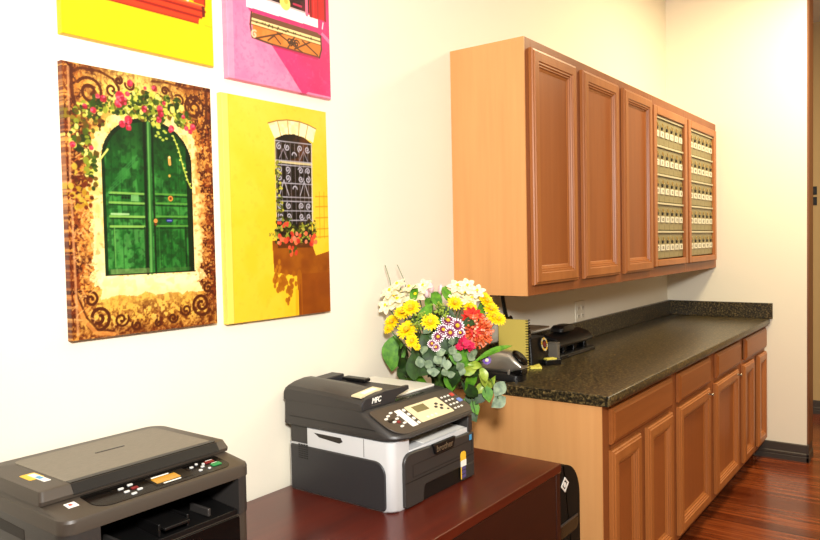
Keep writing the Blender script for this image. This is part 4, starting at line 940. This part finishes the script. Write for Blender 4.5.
def art_pink_wall():
    A = Art(236, 362, 1.54); u, v = A.u, A.v; n1 = A.noise(5, 5); n2 = A.noise(40, 3)
    A.c[:] = (238, 132, 172); A.mix(sm(n1, .3, .7) * .6, (246, 160, 190)); A.mix(sm(n2, .5, .75) * .35, (226, 108, 152)); A.mix((u < .05) * .5, (250, 180, 200)); A.mix((v < .012) * .4, (246, 150, 180))
    sh = A.poly([(.18, .335), (.70, -.01), (.75, .012), (1, .012), (1, 1), (.18, 1)], None); n3 = A.noise(6, 4)
    A.mix(sh * 1., (222, 62, 126)); A.mix(sh * sm(n3, .35, .7) * .5, (206, 48, 108)); A.mix(sh * sm(n2, .62, .8) * .3, (240, 110, 160))
    A.poly([(.92, .328), (1.0, .300), (1, .275), (.90, .315)], (244, 130, 172))
    # window opening with white sill and red shutters
    A.rect(.18, .80, .40, .92, (54, 14, 24)); A.mix(((u > .18) & (u < .8) & (v > .4) & (v < .92)) * sm(A.noise(8, 3), .5, .7) * .7, (120, 30, 50))
    A.poly([(.17, .335), (.875, .343), (.875, .387), (.74, .395), (.20, .395), (.17, .385)], (253, 249, 243))
    A.poly([(.20, .392), (.74, .392), (.74, .40), (.2, .40)], (214, 190, 190))
    A.stroke([(.17, .90), (.17, .40)], .012, (240, 90, 140)); A.stroke([(.755, .92), (.755, .39)], .014, (244, 120, 150))
    A.poly([(.785, .383), (.96, .388), (.965, .95), (.785, .95)], (206, 34, 38)); A.stroke([(.80, .388), (.80, .95)], .008, (130, 14, 22)); A.stroke([(.875, .386), (.88, .95)], .003, (160, 22, 28)); A.stroke([(.955, .388), (.958, .95)], .008, (140, 18, 26)); A.stroke([(.83, .386), (.83, .95)], .004, (232, 70, 70))
    for y_ in np.arange(.5, .95, .05): A.stroke([(.81, y_), (.945, y_)], .003, (160, 20, 28), .7)
    A.poly([(.02, .42), (.13, .42), (.13, .95), (.02, .95)], (206, 34, 38))
    A.stroke([(.62, .42), (.70, .42)], .008, (200, 50, 90)); A.stroke([(.93, .375), (.92, .345)], .006, (236, 220, 230))
    A.dot(.535, .41, .052, (246, 226, 120), 1., 1.); A.dot(.545, .42, .02, (220, 186, 70), .8)
    for q in range(60): A.dot(.25 + .5 * RN.rand(), .50 + .2 * RN.rand(), .02, [(70, 110, 40), (120, 150, 60), (230, 90, 110), (40, 70, 30)][RN.randint(4)], .9)
    # hanging planter
    bx = [(.215, .318), (.90, .306), (.895, .205), (.86, .195), (.40, .197), (.225, .205)]
    A.poly(bx, (222, 134, 58)); pm = A.poly(bx, None); A.mix(pm * sm(A.noise(10, 3), .4, .7) * .5, (238, 164, 90))
    A.poly([(.205, .303), (.23, .318), (.86, .318), (.91, .306), (.905, .288), (.22, .285)], (128, 84, 60))
    A.poly([(.215, .292), (.90, .292), (.905, .262), (.21, .265)], (246, 222, 160)); A.stroke([(.21, .279), (.90, .277)], .006, (110, 80, 40), .8); A.stroke([(.21, .262), (.90, .260)], .004, (150, 96, 44), .8)
    for q in range(40): A.dot(.24 + .64 * RN.rand(), .274 + .010 * RN.rand(), .006, (90, 76, 40), .8)
    for pts in ([(.25, .205), (.50, .262)], [(.45, .258), (.70, .198)], [(.55, .20), (.62, .26)], [(.70, .255), (.86, .205)], [(.62, .205), (.78, .258)], [(.36, .21), (.42, .24), (.48, .21)]): A.stroke(pts, .006, (96, 60, 34), .9)
    for x in (.60, .64, .57): A.stroke(spiral(x, .232, .03, 1.3, x * 20, A.asp), .005, (84, 54, 34), .9)
    A.stroke([(.215, .318), (.20, .26), (.215, .205), (.40, .196), (.88, .196), (.905, .24), (.90, .306)], .007, (92, 60, 44), .9); A.stroke(spiral(.235, .22, .03, 1.1, 1, A.asp), .006, (236, 206, 170), .9)
    A.poly([(.40, .197), (.88, .196), (.86, .182), (.42, .185)], (190, 36, 90), .7)
    return A

def art_yellow_orange():
    A = Art(220, 334, 1.52); u, v = A.u, A.v; n1 = A.noise(5, 5); n2 = A.noise(30, 3, 1, 3)
    A.c[:] = (250, 206, 2); A.mix(sm(n1, .35, .7) * .5, (254, 214, 10)); A.mix(sm(n2, .55, .75) * .25, (236, 200, 6)); A.mix((u < .05) * .35, (236, 206, 20)); A.stroke([(.94, .165), (1, .163)], .003, (214, 176, 10), .7)
    A.rect(.14, .86, .30, .92, (60, 30, 18)); A.mix(((u > .14) & (u < .86) & (v > .3) & (v < .92)) * sm(A.noise(7, 3), .5, .7) * .7, (120, 60, 30))
    for x in (.10, .90): A.rect(x - .045, x + .045, .25, .95, (226, 66, 24)); A.stroke([(x + .04, .25), (x + .04, .95)], .006, (150, 30, 10))
    A.rect(.055, .945, .92, .965, (232, 74, 30)); A.stroke([(.5, .30), (.5, .92)], .018, (226, 66, 24)); A.stroke([(.14, .62), (.86, .62)], .014, (226, 66, 24))
    A.poly([(.06, .238), (.94, .245), (.94, .200), (.90, .192), (.885, .165), (.115, .160), (.10, .190), (.06, .195)], (232, 72, 32))
    for a, b in (((.06, .217), (.94, .222)), ((.10, .190), (.91, .193))): A.stroke([a, b], .008, (150, 26, 12), .85)
    A.stroke([(.115, .160), (.885, .166)], .005, (150, 30, 12), .8); A.stroke([(.08, .235), (.94, .243)], .006, (246, 110, 62), .9)
    A.poly([(.94, .245), (.94, .200), (.92, .195), (.915, .24)], (120, 26, 14))
    for q in range(12): A.dot(.75 + .12 * RN.rand(), .25 + .03 * RN.rand(), .012, [(250, 240, 230), (120, 30, 24), (190, 60, 50)][RN.randint(3)], .9)
    for k in range(3): A.stroke([(.165 + .004 * k, .27 - .03 * k), (.17, .25 - .03 * k)], .003, (150, 130, 10), .8)
    return A

m, nt, b_ = newmat('printed_canvas'); at = nt.nodes.new('ShaderNodeAttribute'); at.attribute_name = 'print'
nt.links.new(at.outputs['Color'], b_.inputs['Base Color']); b_.inputs['Roughness'].default_value = .42; b_.inputs['Specular IOR Level'].default_value = .35
tc = nt.nodes.new('ShaderNodeTexCoord'); no = nt.nodes.new('ShaderNodeTexNoise'); no.inputs['Scale'].default_value = 700
bp = nt.nodes.new('ShaderNodeBump'); bp.inputs['Strength'].default_value = .15; bp.inputs['Distance'].default_value = .001
nt.links.new(tc.outputs['Object'], no.inputs['Vector']); nt.links.new(no.outputs['Fac'], bp.inputs['Height']); nt.links.new(bp.outputs['Normal'], b_.inputs['Normal'])
M['canvas'] = m
def canvas(name, label, A, x0, x1, z0, z1, gam=1.15):
    """stretched canvas: a printed front and the print folded over the four sides"""
    W, H = A.W, A.H; d = .020; w_, h_ = x1 - x0, z1 - z0
    img = lin(np.clip(A.c, 0, 255)) ** gam * .9
    uu = np.linspace(0, w_, W); vv = np.linspace(0, h_, H); X, Z = np.meshgrid(uu, vv)
    front = np.stack([X, np.full_like(X, -d), Z], -1).reshape(-1, 3); col = img.reshape(-1, 3)
    idx = np.arange(W * H).reshape(H, W)
    F = np.stack([idx[:-1, :-1], idx[:-1, 1:], idx[1:, 1:], idx[1:, :-1]], -1).reshape(-1, 4)
    V = [front]; C_ = [col]; Fs = [F]; n0 = W * H
    loops = np.concatenate([idx[0, :], idx[1:, -1], idx[-1, -2::-1], idx[-2:0:-1, 0]])
    inner = np.concatenate([idx[3, :], idx[1:, -4], idx[-4, -2::-1], idx[-2:0:-1, 3]])
    # rounded fold, then the side
    ctr = np.array([w_ / 2, 0, h_ / 2]); ring0 = front[loops]
    prev = loops; n = len(loops)
    for k, (yy, gr) in enumerate(((-d + .0015, .0012), (-d + .005, .0018), (0, .0018))):
        rg = ring0.copy(); rg[:, 1] = yy
        rg[:, 0] += np.where(rg[:, 0] < 1e-6, -gr, np.where(rg[:, 0] > w_ - 1e-6, gr, 0)); rg[:, 2] += np.where(ring0[:, 2] < 1e-6, -gr, np.where(ring0[:, 2] > h_ - 1e-6, gr, 0))
        V.append(rg); C_.append(col[inner]); ids = n0 + np.arange(n); n0 += n
        Fs.append(np.stack([np.roll(prev, -1), prev, ids, np.roll(ids, -1)], -1)); prev = ids
    V = np.concatenate(V); C_ = np.concatenate(C_); Fs = np.concatenate(Fs)
    me = bpy.data.meshes.new(name); me.from_pydata(V.tolist(), [], Fs.tolist() + [prev.tolist()])
    ca = me.color_attributes.new('print', 'FLOAT_COLOR', 'POINT'); ca.data.foreach_set('color', np.concatenate([C_, np.ones((len(C_), 1))], 1).astype(np.float32).ravel())
    me.materials.append(M['canvas']); me.update()
    o = bpy.data.objects.new(name, me); COL.objects.link(o); o.location = (x0, 0, z0)
    tag(o, label, 'canvas picture', 'printed canvases on the white wall')
    return o
canvas('canvas_picture', 'canvas of a weathered green arched door under climbing pink roses', art_green_door(), -1.552, -1.164, 1.233, 1.844, 1.2)
canvas('canvas_picture', 'canvas of a yellow wall with a grilled window and flower box', art_yellow_window(), -1.126, -.731, 1.226, 1.841, 1.25)
canvas('canvas_picture', 'canvas of a pink wall with hanging planter and red shutter, above the yellow window', art_pink_wall(), -1.101, -.706, 1.886, 2.492)
canvas('canvas_picture', 'bright yellow canvas with an orange window sill, above the green door canvas', art_yellow_orange(), -1.549, -1.150, 1.906, 2.513)

# ------------------------------------------------------------------ camera
f_px, yaw, pit, rol = 714.5556, .6451, -.0376, -.0207
fw = Vector((math.cos(yaw) * math.cos(pit), math.sin(yaw) * math.cos(pit), math.sin(pit)))
r0 = fw.cross(Vector((0, 0, 1))).normalized(); u0 = r0.cross(fw)
r = r0 * math.cos(rol) + u0 * math.sin(rol); u = -r0 * math.sin(rol) + u0 * math.cos(rol)
cam = bpy.data.cameras.new('camera'); cam.sensor_width = 36; cam.lens = f_px / 820 * 36; cam.clip_start = .05
co = bpy.data.objects.new('camera', cam); COL.objects.link(co)
co.matrix_world = Matrix(((r.x, u.x, -fw.x, -2.3567), (r.y, u.y, -fw.y, -1.5564), (r.z, u.z, -fw.z, 1.4326), (0, 0, 0, 1)))
SC.camera = co

# ------------------------------------------------------------------ light
def area(name, loc, size, power, col, target=None, sy=None):
    d = bpy.data.lights.new(name, 'AREA'); d.energy = power; d.color = col; d.size = size
    if sy: d.shape = 'RECTANGLE'; d.size_y = sy
    o = bpy.data.objects.new(name, d); COL.objects.link(o); o.location = loc
    if target is not None: o.rotation_euler = (Vector(target) - Vector(loc)).to_track_quat('-Z', 'Y').to_euler()
    return o
area('ceiling_light_main', (-2.2, -3.0, CEIL - .03), 1.6, 15, (1, .93, .82))
area('ceiling_light_mid', (.6, -3.2, CEIL - .03), 1.6, 24, (1, .88, .68))
area('ceiling_light_far', (1.9, -1.3, CEIL - .03), .5, 46, (1, .83, .52))
area('ceiling_light_hall', (3.5, -3.0, CEIL - .03), .6, 2, (1, .82, .55))
area('camera_flash', (-2.30, -1.62, 1.84), .22, 54, (1, .98, .94), (1.2, -.35, 2.1))
w = bpy.data.worlds.new('world'); SC.world = w; w.use_nodes = True
w.node_tree.nodes['Background'].inputs[0].default_value = (1, .95, .85, 1); w.node_tree.nodes['Background'].inputs[1].default_value = .08

SC.view_settings.view_transform = 'Standard'; SC.view_settings.look = 'None'
SC.view_settings.gamma = 1; SC.view_settings.use_curve_mapping = False
SC.view_settings.exposure = 0.6
